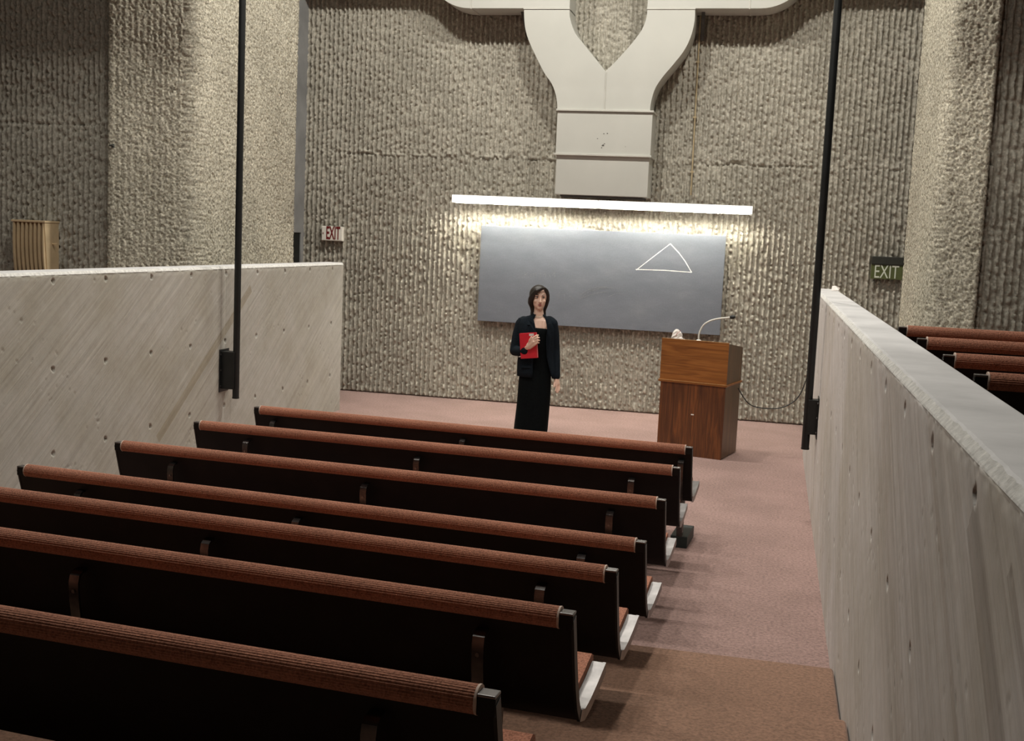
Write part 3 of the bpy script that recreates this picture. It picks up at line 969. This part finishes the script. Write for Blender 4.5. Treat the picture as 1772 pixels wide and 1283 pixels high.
SY = YW - 0.10
a, c_ = ony(556.5, 391, SY), ony(592.5, 418, SY)
ex = thing('exit_sign', 'white exit sign with red letters on ribbed wall by black door', 'sign', ((a.x + c_.x) / 2, SY, (a.z + c_.z) / 2))
hw, hh = (c_.x - a.x) / 2, (a.z - c_.z) / 2
MB().box(-hw, hw, 0.004, 0.055, -hh, hh).build('housing', 'sign_white', ex, bevel=0.006)
MB().box(-hw + 0.008, hw - 0.008, 0.0, 0.006, -hh + 0.008, hh - 0.008).build('face', 'sign_white', ex, bevel=0.002)
o = obj('lettering', text_mesh('EXIT', 0.235, 0.41), 'sign_red', ex); o.location = (0.015, -0.001, 0.0)
MB().prism([(-hw + 0.014, 0), (-hw + 0.030, 0.016), (-hw + 0.030, -0.016)], -0.002, 0.002).build('arrow', 'sign_red', ex)

a, c_ = ony(1508.5, 457, SY), ony(1561, 485, SY)
tp = ony(1511, 443.5, SY)
ex = thing('exit_sign', 'green exit sign with white letters under a dark housing', 'sign', ((a.x + c_.x) / 2, SY, (a.z + c_.z) / 2))
hw, hh = (c_.x - a.x) / 2, (a.z - c_.z) / 2
MB().box(-hw, hw, 0.004, 0.06, -hh, hh).build('panel', 'sign_green', ex, bevel=0.003)
MB().box(-hw - 0.004, hw + 0.004, -0.01, 0.06, hh, tp.z - ex.location.z).build('lamp_housing', 'sign_dark', ex, bevel=0.006)
MB().box(-hw, hw, -0.006, 0.012, hh - 0.006, hh + 0.004).build('lip', 'sign_dark', ex, bevel=0.002)
o = obj('lettering', text_mesh('EXIT', 0.225, 0.62, off=0.0), 'sign_letter', ex); o.location = (-0.006, 0.003, -0.006)
MB().box(-hw, hw, -0.007, 0.01, hh + 0.004, hh + 0.010).build('light_slot', 'sign_letter', ex)

# ------------------------------------------------------------------ louvred wall heater on the left ribbed wall
HY = 11.07
a, c_ = ony(22, 380, HY), ony(76, 467, HY)
xr_ = ony(76, 380, HY).x
ht = thing('wall_heater', 'tan louvred wall unit with vertical fins above pale parapet', 'heater', ((a.x + xr_) / 2, HY, a.z - 0.62))
hw = (xr_ - a.x) / 2
MB().box(-hw, hw, 0.05, RIB_Y - HY - 0.035, 0, 0.60).build('body', 'heater_dark', ht, bevel=0.004)
MB().box(-hw - 0.012, hw + 0.02, -0.012, RIB_Y - HY - 0.035, 0.60, 0.622).build('top_plate', 'heater', ht, bevel=0.003)
side = MB().add([(hw, -0.004, 0.60), (hw, 0.25, 0.60), (hw, 0.25, 0), (hw, 0.05, 0), (hw + 0.012, -0.004, 0.60), (hw + 0.012, 0.25, 0.60), (hw + 0.012, 0.25, 0), (hw + 0.012, 0.05, 0)],
                [(0, 1, 2, 3), (4, 7, 6, 5), (0, 4, 5, 1), (1, 5, 6, 2), (2, 6, 7, 3), (3, 7, 4, 0)])
side.build('side_plate', 'heater', ht)
MB().box(hw + 0.012, hw + 0.075, 0.12, 0.135, 0.37, 0.385).build('knob', 'heater', ht, bevel=0.003)
for k in range(8):
    x = -hw + 0.012 + (2 * hw - 0.024) * k / 7
    rings = []
    for j in range(9):
        z = 0.60 * j / 8; yb = 0.035 * (1 - (j / 8)) ** 2 - 0.012 * math.sin(math.pi * j / 8)
        rings.append([(x - 0.010, yb, z), (x + 0.010, yb - 0.004, z), (x + 0.012, yb + 0.06, z), (x - 0.002, yb + 0.06, z)])
    MB().loft(rings).build('fin', 'heater', ht, smooth=True)

# small dark hook on the pier edge
p = ony(192, 252, 11.16)
hk = thing('wall_hook', 'small dark metal hook on edge of left pier', 'hook', p)
MB().tube([(0, 0.04, 0), (0, -0.02, 0), (0.04, -0.02, 0)], 0.010, 8).build('bar', 'strut', hk)
MB().box(-0.015, 0.015, 0.03, 0.045, -0.02, 0.02).build('plate', 'strut', hk)

# scrap of paper left on the far end of the parapet
p = onz(1457, 509, PAR_H)
sp_ = thing('paper_scrap', 'small white paper scrap on far end of streaked parapet', 'paper', (0.60, 11.9, PAR_H))
MB().add([(-0.04, -0.06, 0.002), (0.03, -0.07, 0.012), (0.045, 0.05, 0.03), (-0.03, 0.06, 0.045), (0.0, -0.01, 0.05), (-0.04, -0.06, 0.0), (0.03, -0.07, 0.0), (0.045, 0.05, 0.0), (-0.03, 0.06, 0.0)],
         [(0, 1, 4), (1, 2, 4), (2, 3, 4), (3, 0, 4), (0, 5, 6, 1), (1, 6, 7, 2), (2, 7, 8, 3), (3, 8, 5, 0), (5, 8, 7, 6)]).build('sheet', 'paper', sp_)

# ------------------------------------------------------------------ lectern
LYAW = -math.radians(13.5)
lc = thing('lectern', 'two tone wooden lectern with sloping top on mauve carpet', 'lectern', (-0.395, 11.703, 0.0), LYAW)
LW, LD = 0.70, 0.56
ZT0, ZT1, ZTB = 0.765, 1.182, 1.115
low = MB().box(-LW + 0.012, -0.004, 0.016, LD, 0.01, ZT0 - 0.02).build('body', 'wood_side', lc, bevel=0.003)
MB().box(-LW + 0.010, -0.004, 0.004, 0.018, 0.0, ZT0 - 0.02).build('front_panel', 'wood_low', lc, bevel=0.003)
MB().box(-LW - 0.012, 0.012, -0.012, LD + 0.006, ZT0 - 0.022, ZT0).build('trim', 'wood_top', lc, bevel=0.004)
MB().box(-LW - 0.011, 0.0115, -0.0135, 0.0, ZT0 - 0.003, ZT0 + 0.003).build('trim_edge', 'wood_edge', lc)
yb = LD
mb = MB().add([(-LW + 0.004, 0.012, ZT0), (0.0, 0.012, ZT0), (0.0, yb, ZT0), (-LW + 0.004, yb, ZT0), (-LW + 0.004, 0.012, ZT1), (0.0, 0.012, ZT1), (0.0, yb, ZTB), (-LW + 0.004, yb, ZTB)],
              [(3, 2, 1, 0), (4, 5, 6, 7), (0, 1, 5, 4), (1, 2, 6, 5), (2, 3, 7, 6), (3, 0, 4, 7)])
mb.build('desk_box', 'wood_side', lc, bevel=0.003)
MB().box(-LW, 0.004, 0.0, 0.014, ZT0, ZT1 + 0.004).build('desk_front', 'wood_top', lc, bevel=0.002)
MB().box(-LW - 0.001, 0.005, -0.0015, 0.0155, ZT1 + 0.003, ZT1 + 0.009).build('desk_edge', 'wood_edge', lc)
kp = ony(1195, 727, 11.8)
MB().box(-0.345, -0.315, 0.0, 0.006, 0.425, 0.437).build('lock_plate', 'white_plastic', lc, bevel=0.002)

# gooseneck microphone standing on the lectern
my = 11.95
g = [ony(x, y, my + dy) for x, y, dy in ((1209, 590, 0.0), (1209.5, 580, 0.0), (1213, 570, 0.0), (1219, 561.5, -0.01), (1229, 555.5, -0.02), (1242, 552, -0.03), (1255, 550.5, -0.04), (1264, 549.5, -0.05))]
# top surface height at the base, so the stand rests on it
Rm = Matrix.Rotation(-LYAW, 3, 'Z')
lp = Rm @ (g[0] - Vector((-0.395, 11.703, 0)))
zs_ = ZT1 + (ZTB - ZT1) * (lp.y - 0.012) / (LD - 0.012)
mic = thing('microphone', 'white gooseneck microphone with black tip on the lectern', 'microphone', (g[0].x, g[0].y, zs_))
ml = Vector(mic.location)
neck = [Vector((0, 0, 0.0))] + [q - ml for q in g]
sp = []
for i in range(len(neck) - 1):
    q0, q1, q2, q3 = neck[max(i - 1, 0)], neck[i], neck[i + 1], neck[min(i + 2, len(neck) - 1)]
    for k in range(5):
        u_ = k / 5
        sp.append(0.5 * ((2 * q1) + (q2 - q0) * u_ + (2 * q0 - 5 * q1 + 4 * q2 - q3) * u_ * u_ + (3 * q1 - q0 - 3 * q2 + q3) * u_ ** 3))
sp.append(neck[-1])
MB().tube(sp, 0.0085, 10).build('gooseneck', 'white_plastic', mic, smooth=True)
MB().tube([(0, 0, -0.005), (0, 0, 0.015), (0, 0, 0.025)], [0.03, 0.028, 0.012], 16).build('base', 'white_plastic', mic, smooth=True)
dr = (neck[-1] - neck[-2]).normalized()
MB().tube([neck[-1] - dr * 0.004, neck[-1] + dr * 0.01, neck[-1] + dr * 0.03, neck[-1] + dr * 0.048], [0.012, 0.019, 0.021, 0.012], 14).build('capsule', 'rubber', mic, smooth=True)

# crumpled paper beside it
py_ = 11.93
a = ony(1172.5, 586, py_)
lp = Rm @ (a - Vector((-0.395, 11.703, 0)))
zs_ = ZT1 + (ZTB - ZT1) * (lp.y - 0.012) / (LD - 0.012)
pc = thing('crumpled_paper_bag', 'crumpled white paper bag with red print on the lectern', 'paper bag', (a.x, a.y, zs_))
r = random.Random(5)
mb = MB(); rings = []
hgt = ony(1172.5, 570.5, py_).z - zs_
for i in range(7):
    t = i / 6
    wr = (0.062, 0.060, 0.056, 0.052, 0.044, 0.032, 0.012)[i]
    ring = []
    for j in range(14):
        an = 2 * math.pi * j / 14
        k = wr * r.uniform(0.78, 1.15)
        ring.append((k * math.cos(an) - 0.006 * t * 2, 0.8 * k * math.sin(an), hgt * t + (r.uniform(-0.006, 0.006) if 0 < i else 0)))
    rings.append(ring)
mb.loft(rings).build('bag', 'paper', pc)
for zz, a0 in ((0.045, 4.4), (0.07, 4.9)):
    MB().add([(0.053 * math.cos(a0 + k * .12), 0.8 * 0.066 * math.sin(a0 + k * .12), zz + s + 0.01 * k) for k in range(4) for s in (0, 0.010)],
             [(0, 2, 3, 1), (2, 4, 5, 3), (4, 6, 7, 5)]).build('print', 'red_print', pc)
MB().box(-0.03, 0.075, -0.05, 0.03, 0.0, 0.012).build('fold', 'paper', pc, bevel=0.004)

# cable from the lectern to the parapet
ce = Matrix.Rotation(LYAW, 3, 'Z') @ Vector((0.0, 0.45, 0.62)) + Vector((-0.395, 11.703, 0))
pts = [ony(x, y, yy) for x, y, yy in ((1279, 672, ce.y), (1288, 690, 12.13), (1299, 701, 12.13), (1315, 706, 12.13), (1335, 707.5, 12.14), (1355, 705, 12.15), (1374, 695, 12.16), (1386, 680, 12.16), (1394, 660, 12.16))]
pts[0].x = ce.x + 0.004
pts += [Vector((XR, 12.17, pts[-1].z + 0.12))]
cbl = thing('power_cable', 'thin black cable sagging between lectern and streaked parapet', 'cable', pts[4])
sp = []
cl = [p_ - pts[4] for p_ in pts]
for i in range(len(cl) - 1):
    p0, p1, p2, p3 = cl[max(i - 1, 0)], cl[i], cl[i + 1], cl[min(i + 2, len(cl) - 1)]
    for k in range(5):
        t_ = k / 5
        sp.append(0.5 * ((2 * p1) + (p2 - p0) * t_ + (2 * p0 - 5 * p1 + 4 * p2 - p3) * t_ * t_ + (3 * p1 - p0 - 3 * p2 + p3) * t_ ** 3))
sp.append(cl[-1])
MB().tube(sp, 0.0055, 8).build('cord', 'rubber', cbl, smooth=True)
MB().box(cl[-1].x - 0.02, cl[-1].x, cl[-1].y - 0.04, cl[-1].y + 0.04, cl[-1].z - 0.05, cl[-1].z + 0.05).build('wall_socket', 'white_plastic', cbl, bevel=0.004)

# ------------------------------------------------------------------ woman standing before the board
WY = 11.5


def Wp(cx_, cy_, d=0.0):
    """point read off the photograph around the woman, d metres in front of the plane she stands in"""
    return ony(840 + cx_ / 4.422, 470 + cy_ / 4.424, WY - d)


FOOT = Wp(362, 1349)
woman = thing('person', 'person in dark navy jacket and long black dress holding a red book', 'person', (FOOT.x, WY, 0.0))
WO = Vector(woman.location)


def S(cx_, cy_, d=0.0):
    return Wp(cx_, cy_, d) - WO


U1 = (Wp(500, 600) - Wp(400, 600)).x / 100.0       # metres per crop pixel


def remeshed(mb, name, mat, parent, voxel, smooth_it=6, fac=0.5):
    o = obj(name, mb.mesh(name), mat, None)
    md = o.modifiers.new('r', 'REMESH'); md.mode = 'VOXEL'; md.voxel_size = voxel; md.use_smooth_shade = True
    if smooth_it:
        s2 = o.modifiers.new('s', 'SMOOTH'); s2.iterations = smooth_it; s2.factor = fac
    dg = bpy.context.evaluated_depsgraph_get(); dg.update()
    me = bpy.data.meshes.new_from_object(o.evaluated_get(dg))
    me.name = name
    bpy.data.objects.remove(o)
    o2 = obj(name, me, mat, parent)
    me.polygons.foreach_set('use_smooth', [True] * len(me.polygons))
    return o2


def oval(c, rx, ryf, ryb, n=28, dz=None, a0=0.0):
    """horizontal oval ring, front (towards camera, -y) depth ryf, back depth ryb"""
    out = []
    for k in range(n):
        a = 2 * math.pi * k / n + a0
        s_, c2 = math.sin(a), math.cos(a)
        out.append(Vector((c.x + rx * c2, c.y - (ryf if s_ > 0 else ryb) * s_, c.z + (dz(a) if dz else 0))))
    return out


# -- body: one continuous skin surface
HT = math.radians(18)                     # head turned towards her left
HR = Matrix.Rotation(HT, 3, 'Z')
hc = S(412, 205)                          # head centre


def Hd(x, y, z):
    """head space: x to image right, y towards the face, z up, metres"""
    return hc + HR @ Vector((1.1 * x, -1.04 * y, 1.03 * z))


B = MB()
B.ellipsoid(Hd(0, -0.012, 0.022), (0.079, 0.092, 0.097), rot=HR)
B.ellipsoid(Hd(0, 0.018, -0.035), (0.063, 0.068, 0.082), rot=HR)
B.ellipsoid(Hd(0, 0.052, -0.088), (0.026, 0.028, 0.024), rot=HR)       # chin
B.capsule(Hd(0, 0.084, 0.006), Hd(0, 0.101, -0.030), 0.007, 0.0115)      # nose
B.ellipsoid(Hd(0, 0.088, -0.034), (0.016, 0.012, 0.008), rot=HR)
for s_ in (-1, 1):
    B.ellipsoid(Hd(s_ * 0.036, 0.056, -0.026), (0.022, 0.022, 0.022), rot=HR)   # cheeks
    B.ellipsoid(Hd(s_ * 0.030, 0.074, 0.030), (0.024, 0.010, 0.008), rot=HR)    # brow ridge
    B.ellipsoid(Hd(s_ * 0.072, -0.012, -0.012), (0.008, 0.018, 0.030), rot=HR)  # ears
B.ellipsoid(Hd(0, 0.072, -0.060), (0.021, 0.014, 0.012), rot=HR)         # mouth
nk = S(408, 330, -0.005)
B.capsule(Hd(0, -0.02, -0.07), nk, 0.046, 0.050)
chest = S(400, 400)
tors = []
for cx_, cy_, hw_, f_, b_ in ((405, 345, 40, .05, .05), (402, 358, 80, .06, .06), (396, 372, 122, .075, .075), (394, 420, 118, .098, .085), (392, 480, 108, .112, .088), (390, 560, 98, .10, .085), (388, 640, 92, .09, .085),
                              (384, 720, 106, .095, .10), (380, 800, 116, .098, .11), (378, 860, 112, .095, .10)):
    tors.append(oval(S(cx_, cy_), hw_ * U1, f_, b_))
B.loft(tors)
# legs and feet
for sx, fx in ((-1, 325), (1, 405)):
    hip = S(378 + sx * 52, 850); kn = S(fx + 6, 1100, 0.01); an = S(fx, 1305); an.z = 0.09
    B.capsule(hip, kn, 0.082, 0.054); B.capsule(kn, an, 0.052, 0.034)
    B.capsule(an, an + Vector((0.004, 0.02, -0.045)), 0.032, 0.030)
    B.capsule(an + Vector((0, 0.02, -0.055)), an + Vector((0.012 * sx, -0.13, -0.068)), 0.030, 0.020)
# her left arm hangs straight (image right)
shL, elL, wrL = S(512, 398, 0.0), S(532, 600, -0.02), S(541, 800, 0.03)
B.capsule(S(470, 385), shL, 0.05, 0.046); B.capsule(shL, elL, 0.043, 0.035); B.capsule(elL, wrL, 0.035, 0.023)
# her right arm is bent across the body (image left)
shR, elR, wrR = S(272, 398, 0.0), S(230, 600, 0.03), S(306, 592, 0.155)
B.capsule(S(330, 385), shR, 0.05, 0.046); B.capsule(shR, elR, 0.043, 0.036); B.capsule(elR, wrR, 0.036, 0.023)


def hand(B, pts):
    """pts: list of chains, each a list of (point, radius)"""
    for ch in pts:
        for (p, r0), (q, r1) in zip(ch[:-1], ch[1:]):
            B.capsule(p, q, r0, r1, 10, 3)


# hanging left hand
kL = S(552, 862, 0.035)
hand(B, [[(wrL, .022), (S(546, 830, .032), .025), (kL, .025)], [(wrL, .020), (S(540, 850, .05), .021), (S(543, 868, .055), .018)],
         [(S(562, 862, .03), .010), (S(568, 890, .035), .0088), (S(564, 912, .048), .0075)],
         [(S(556, 866, .04), .010), (S(560, 900, .045), .0088), (S(555, 926, .058), .0075)],
         [(S(549, 868, .052), .0098), (S(550, 902, .058), .0086), (S(545, 928, .070), .0074)],
         [(S(543, 866, .064), .0092), (S(541, 896, .072), .008), (S(536, 916, .082), .007)],
         [(S(539, 838, .05), .012), (S(526, 862, .068), .010), (S(524, 886, .082), .0082)]])
# right hand closed round the edge of the book: back of the hand to the camera
BKD = 0.185
hand(B, [[(wrR, .023), (S(330, 575, .20), .025)], [(S(330, 575, .20), .024), (S(368, 540, .222), .023)], [(S(326, 566, .20), .020), (S(360, 520, .222), .019)], [(S(336, 585, .20), .018), (S(378, 556, .222), .017)],
         [(S(366, 508, .226), .0105), (S(390, 492, .228), .0095), (S(404, 489, .206), .0088), (S(398, 490, .172), .0078)],
         [(S(372, 524, .228), .0105), (S(398, 508, .230), .0098), (S(411, 508, .206), .0088), (S(402, 509, .170), .0078)],
         [(S(376, 540, .228), .0105), (S(401, 527, .230), .0096), (S(413, 528, .206), .0088), (S(403, 529, .170), .0078)],
         [(S(380, 556, .226), .0098), (S(400, 546, .228), .0088), (S(410, 547, .206), .008), (S(402, 548, .172), .0072)],
         [(S(334, 556, .212), .0125), (S(338, 528, .232), .0108), (S(352, 503, .236), .009)]])
body = remeshed(B, 'body', 'skin', woman, 0.0042, 5, 0.5)
# -- face details
for s_ in (-1, 1):
    e = MB().ellipsoid(Hd(s_ * 0.030, 0.0745, 0.012), (0.0135, 0.006, 0.0068), 14, 8, rot=HR).build('eye', 'eyewhite', woman, smooth=True)
    MB().ellipsoid(Hd(s_ * 0.030 + 0.002, 0.0785, 0.012), (0.0062, 0.0035, 0.0062), 12, 8, rot=HR).build('iris', 'eye', e, smooth=True)
    MB().tube([Hd(s_ * 0.017, 0.0815, 0.0165), Hd(s_ * 0.030, 0.0815, 0.0205), Hd(s_ * 0.044, 0.0735, 0.0155)], [.0016, .0022, .0014], 6).build('eyelid', 'eye', e)
    MB().tube([Hd(s_ * 0.014, 0.087, 0.0335), Hd(s_ * 0.030, 0.087, 0.040), Hd(s_ * 0.048, 0.074, 0.035)], [.0032, .0034, .0015], 6).build('eyebrow', 'hair', woman, smooth=True)
MB().ellipsoid(Hd(0, 0.0845, -0.0575), (0.0205, 0.006, 0.0048), 14, 8, rot=HR).build('upper_lip', 'lip', woman, smooth=True)
MB().ellipsoid(Hd(0, 0.0845, -0.0665), (0.0175, 0.006, 0.0056), 14, 8, rot=HR).build('lower_lip', 'lip', woman, smooth=True)
# -- hair: parted, swept over the brow, falling behind the shoulders
Hm = MB()
Hm.ellipsoid(Hd(-0.004, -0.030, 0.034), (0.096, 0.096, 0.101), rot=HR)
Hm.ellipsoid(Hd(-0.008, -0.048, -0.015), (0.094, 0.066, 0.085), rot=HR)
hair_l = [Hd(0.040, 0.060, 0.103), Hd(0.004, 0.080, 0.098), Hd(-0.036, 0.079, 0.074), Hd(-0.064, 0.054, 0.034), Hd(-0.080, 0.026, -0.008), Hd(-0.080, -0.004, -0.046), Hd(-0.062, -0.034, -0.088), Hd(-0.054, -0.036, -0.13), Hd(-0.066, -0.024, -0.178)]
rl = [.012, .020, .025, .027, .028, .027, .022, .018, .010]
for (p_, r0), (q_, r1) in zip(list(zip(hair_l, rl))[:-1], list(zip(hair_l, rl))[1:]):
    Hm.capsule(p_, q_, r0, r1, 12, 3)
hair_r = [Hd(0.038, 0.058, 0.103), Hd(0.062, 0.044, 0.078), Hd(0.077, 0.020, 0.036), Hd(0.081, -0.004, -0.012), Hd(0.072, -0.024, -0.066), Hd(0.058, -0.034, -0.12), Hd(0.066, -0.03, -0.172)]
rl = [.012, .017, .018, .019, .018, .015, .009]
for (p_, r0), (q_, r1) in zip(list(zip(hair_r, rl))[:-1], list(zip(hair_r, rl))[1:]):
    Hm.capsule(p_, q_, r0, r1, 12, 3)
Hm.capsule(Hd(0.0, -0.075, -0.06), Hd(0.0, -0.085, -0.16), 0.052, 0.034)
hair = remeshed(Hm, 'hair', 'hair', woman, 0.0045, 4, 0.5)
# -- dress: sleeveless bodice with a square neck, long straight skirt
rings = []
sq = [(393, 414, 116, .104, .092), (392, 445, 114, .116, .094), (392, 480, 112, .122, .096), (390, 560, 102, .108, .092), (388, 640, 98, .098, .092), (384, 720, 112, .102, .106), (380, 800, 124, .106, .116),
      (374, 900, 126, .108, .116), (366, 1010, 127, .11, .115), (356, 1110, 128, .112, .115), (347, 1200, 129, .115, .115), (338, 1300, 130, .118, .115)]
for i, (cx_, cy_, hw_, f_, b_) in enumerate(sq):
    fold = (lambda k: (lambda a: 0.0))(i)
    c0 = S(cx_, cy_)
    ring = oval(c0, hw_ * U1, f_, b_, 40)
    if i > 6:
        am = 0.006 * (i - 6) / 4
        ring = [p_ + (p_ - c0).normalized() * am * math.sin(7 * 2 * math.pi * j / 40 + 0.4 * i) for j, p_ in enumerate(ring)]
    rings.append(ring)
dress = MB().loft(rings).build('dress', 'dress', woman, smooth=True)
sub = dress.modifiers.new('sub', 'SUBSURF'); sub.levels = sub.render_levels = 1
# -- jacket: open front shell and two sleeves, one mesh
Jm = MB()
jr = [(405, 330, 46, .050, .060, 0.62), (403, 344, 60, .058, .066, 0.58), (400, 355, 96, .072, .074, 0.50), (394, 368, 138, .084, .086, 0.44), (393, 400, 146, .104, .098, 0.40), (393, 440, 146, .120, .102, 0.37), (392, 490, 142, .130, .104, 0.36), (392, 560, 140, .122, .102, 0.36),
      (393, 640, 138, .116, .104, 0.38), (396, 710, 148, .122, .116, 0.42), (400, 770, 154, .126, .124, 0.47), (402, 806, 157, .128, .126, 0.52)]
n = 44
vs = []; fs = []
for i, (cx_, cy_, hw_, f_, b_, gap) in enumerate(jr):
    c0 = S(cx_, cy_)
    for k in range(n):
        # angle runs from the left front edge (image left) round the back to the right front edge
        aF = math.pi / 2
        off = 0.22
        a0 = aF + gap * 0.75 - off; a1 = aF - gap * 1.25 - off + 2 * math.pi
        a = a0 + (a1 - a0) * k / (n - 1)
        s_, c2 = math.sin(a), math.cos(a)
        vs.append((c0.x + hw_ * U1 * c2, c0.y - (f_ if s_ > 0 else b_) * s_, c0.z))
for i in range(len(jr) - 1):
    for k in range(n - 1):
        fs.append((i * n + k, i * n + k + 1, (i + 1) * n + k + 1, (i + 1) * n + k))
jk = MB().add(vs, fs).build('jacket', 'jacket', woman, smooth=True)
sm = jk.modifiers.new('thick', 'SOLIDIFY'); sm.thickness = 0.009; sm.offset = 0.6
# sleeves
Sm = MB()
for chain in ([(S(488, 385, 0), .060), (S(510, 402, 0), .060), (S(524, 480, -.008), .056), (S(533, 600, -.02), .050), (S(539, 700, .004), .045), (S(542, 802, .028), .041)],
              [(S(296, 385, 0), .060), (S(274, 402, 0), .060), (S(250, 480, .008), .058), (S(232, 575, .025), .055)],
              [(S(232, 575, .025), .055), (S(226, 606, .035), .054), (S(262, 612, .10), .050), (S(304, 606, .155), .044)]):
    for (p_, r0), (q_, r1) in zip(chain[:-1], chain[1:]):
        Sm.capsule(p_, q_, r0, r1, 18, 4)
sl = remeshed(Sm, 'sleeves', 'jacket', woman, 0.006, 3, 0.5)
# lapels, pocket flaps, cuff, buttons
def patch(name, pts_, mat, par, th=0.006):
    q = [S(*p_) for p_ in pts_]
    m_ = MB().add(q + [p_ + Vector((0, th, 0)) for p_ in q], [tuple(range(len(q))), tuple(reversed(range(len(q), 2 * len(q))))] + [(i, (i + 1) % len(q), (i + 1) % len(q) + len(q), i + len(q)) for i in range(len(q))])
    return m_.build(name, mat, par, bevel=0.001)
patch('lapel', [(362, 340, .07), (330, 372, .098), (318, 408, .118), (345, 412, .126), (330, 428, .128), (372, 520, .140), (396, 590, .138), (392, 480, .136), (376, 400, .116)], 'jacket', jk)
patch('lapel', [(450, 336, .07), (478, 372, .10), (496, 400, .116), (480, 410, .124), (496, 424, .126), (502, 500, .134), (494, 590, .134), (478, 480, .134), (466, 400, .112)], 'jacket', jk)
patch('pocket_flap', [(272, 716, .118), (345, 722, .134), (345, 742, .136), (272, 736, .122)], 'jacket', jk)
patch('shirt_cuff', [(252, 651, .118), (288, 642, .166), (290, 650, .166), (256, 658, .118)], 'shirt', sl)
# necklace of three pearl strands
for k, (dy, rr_) in enumerate(((334, .0545), (342, .057))):
    pts_ = []
    for j in range(22):
        a = math.radians(-20 + 220 * j / 21)
        c0 = S(407, dy)
        pts_.append((c0.x + rr_ * math.cos(a), c0.y - (rr_ + 0.004) * math.sin(a), c0.z - 0.012 * max(0, math.sin(a))))
    mb = MB()
    for p_ in pts_:
        mb.ellipsoid(p_, (.0046, .0046, .0046), 8, 6)
    mb.build('necklace_strand', 'pearl', woman, smooth=True)
# shoes
for sx, fx in ((-1, 325), (1, 405)):
    an = S(fx, 1305); an.z = 0.0
    rg = []
    for t_, w_, h0, h1 in ((0.07, .024, 0, .055), (0.04, .034, 0, .062), (0.0, .036, 0, .05), (-0.06, .041, 0, .045), (-0.11, .040, 0, .036), (-0.155, .024, 0, .02)):
        rg.append([(an.x + w_ * math.cos(a), an.y + t_, h0 + (h1 - h0) * (0.5 + 0.5 * math.sin(a))) for a in [2 * math.pi * k / 14 for k in range(14)]])
    MB().loft(rg).build('shoe', 'rubber', woman, smooth=True)

# -- the red book in her hand
bc = [S(296, 477, BKD - .002), S(389, 470, BKD + .016), S(400, 662, BKD + .004), S(252, 674, BKD - .03)]
bk = thing('book', 'red cloth covered book held against the navy jacket', 'book', Wp(330, 570, BKD - 0.01))
off_ = WO - Vector(bk.location)
cw = (S(389, 470) - S(296, 477)).length
tl, tr, br_ = S(300, 474, BKD + .004), S(389, 469, BKD + .016), S(400, 662, BKD + .0)
ux = (tr - tl).normalized(); ud = (br_ - tr).normalized()
wdt = 0.178; hgt_ = (br_ - tr).length
uy = ux.cross(ud).normalized()
if uy.y > 0:
    uy = -uy


def slab(w0, w1, h0, h1, d0, d1):
    q = [tr + off_ - ux * (wdt - x) + ud * z + uy * y for y in (d0, d1) for z in (h0, h1) for x in (w0, w1)]
    return MB().add(q, [(0, 2, 3, 1), (4, 5, 7, 6), (0, 1, 5, 4), (2, 6, 7, 3), (0, 4, 6, 2), (1, 3, 7, 5)])


slab(0, wdt, 0, hgt_, -0.001, 0.003).build('cover', 'book', bk, bevel=0.001)
slab(0, wdt, 0, hgt_, -0.025, -0.021).build('cover', 'book', bk, bevel=0.001)
slab(0.004, wdt - 0.004, 0.003, hgt_ - 0.003, -0.021, -0.001).build('page_block', 'paper', bk)
slab(wdt - 0.012, wdt - 0.010, 0, hgt_, 0.003, 0.0036).build('spine_groove', 'red_print', bk)
slab(wdt - 0.075, wdt - 0.025, 0.006, 0.030, 0.003, 0.0036).build('label', 'shirt', bk)

# ------------------------------------------------------------------ ceiling lamps (out of frame, they light the hall; the last two are added side fill)
for i, (x, y, wt) in enumerate(STAGE_LAMPS + HOUSE_AND_FILL_LAMPS):
    stage = i < len(STAGE_LAMPS)
    t = thing('ceiling_lamp', 'round ceiling lamp over the chalkboard end of the hall' if stage else 'round house or added fill lamp over the seating', 'lamp', (x, y, CEIL), 0,
              'ceiling lamps over the chalkboard end' if stage else 'ceiling lamps over the benches')
    MB().tube([(0, 0, -0.10), (0, 0, 0)], 0.17, 24).build('housing', 'strut', t)
    MB().tube([(0, 0, -0.112), (0, 0, -0.101)], 0.15, 24).build('lens', 'lens', t)
    ld = bpy.data.lights.new('lamp_light', 'AREA')
    ld.shape = 'DISK'; ld.size = 0.30; ld.energy = wt; ld.color = LAMP_COL
    lo = bpy.data.objects.new('lamp_light', ld); COL.objects.link(lo)
    lo.parent = t; lo.location = (0, 0, -0.125)
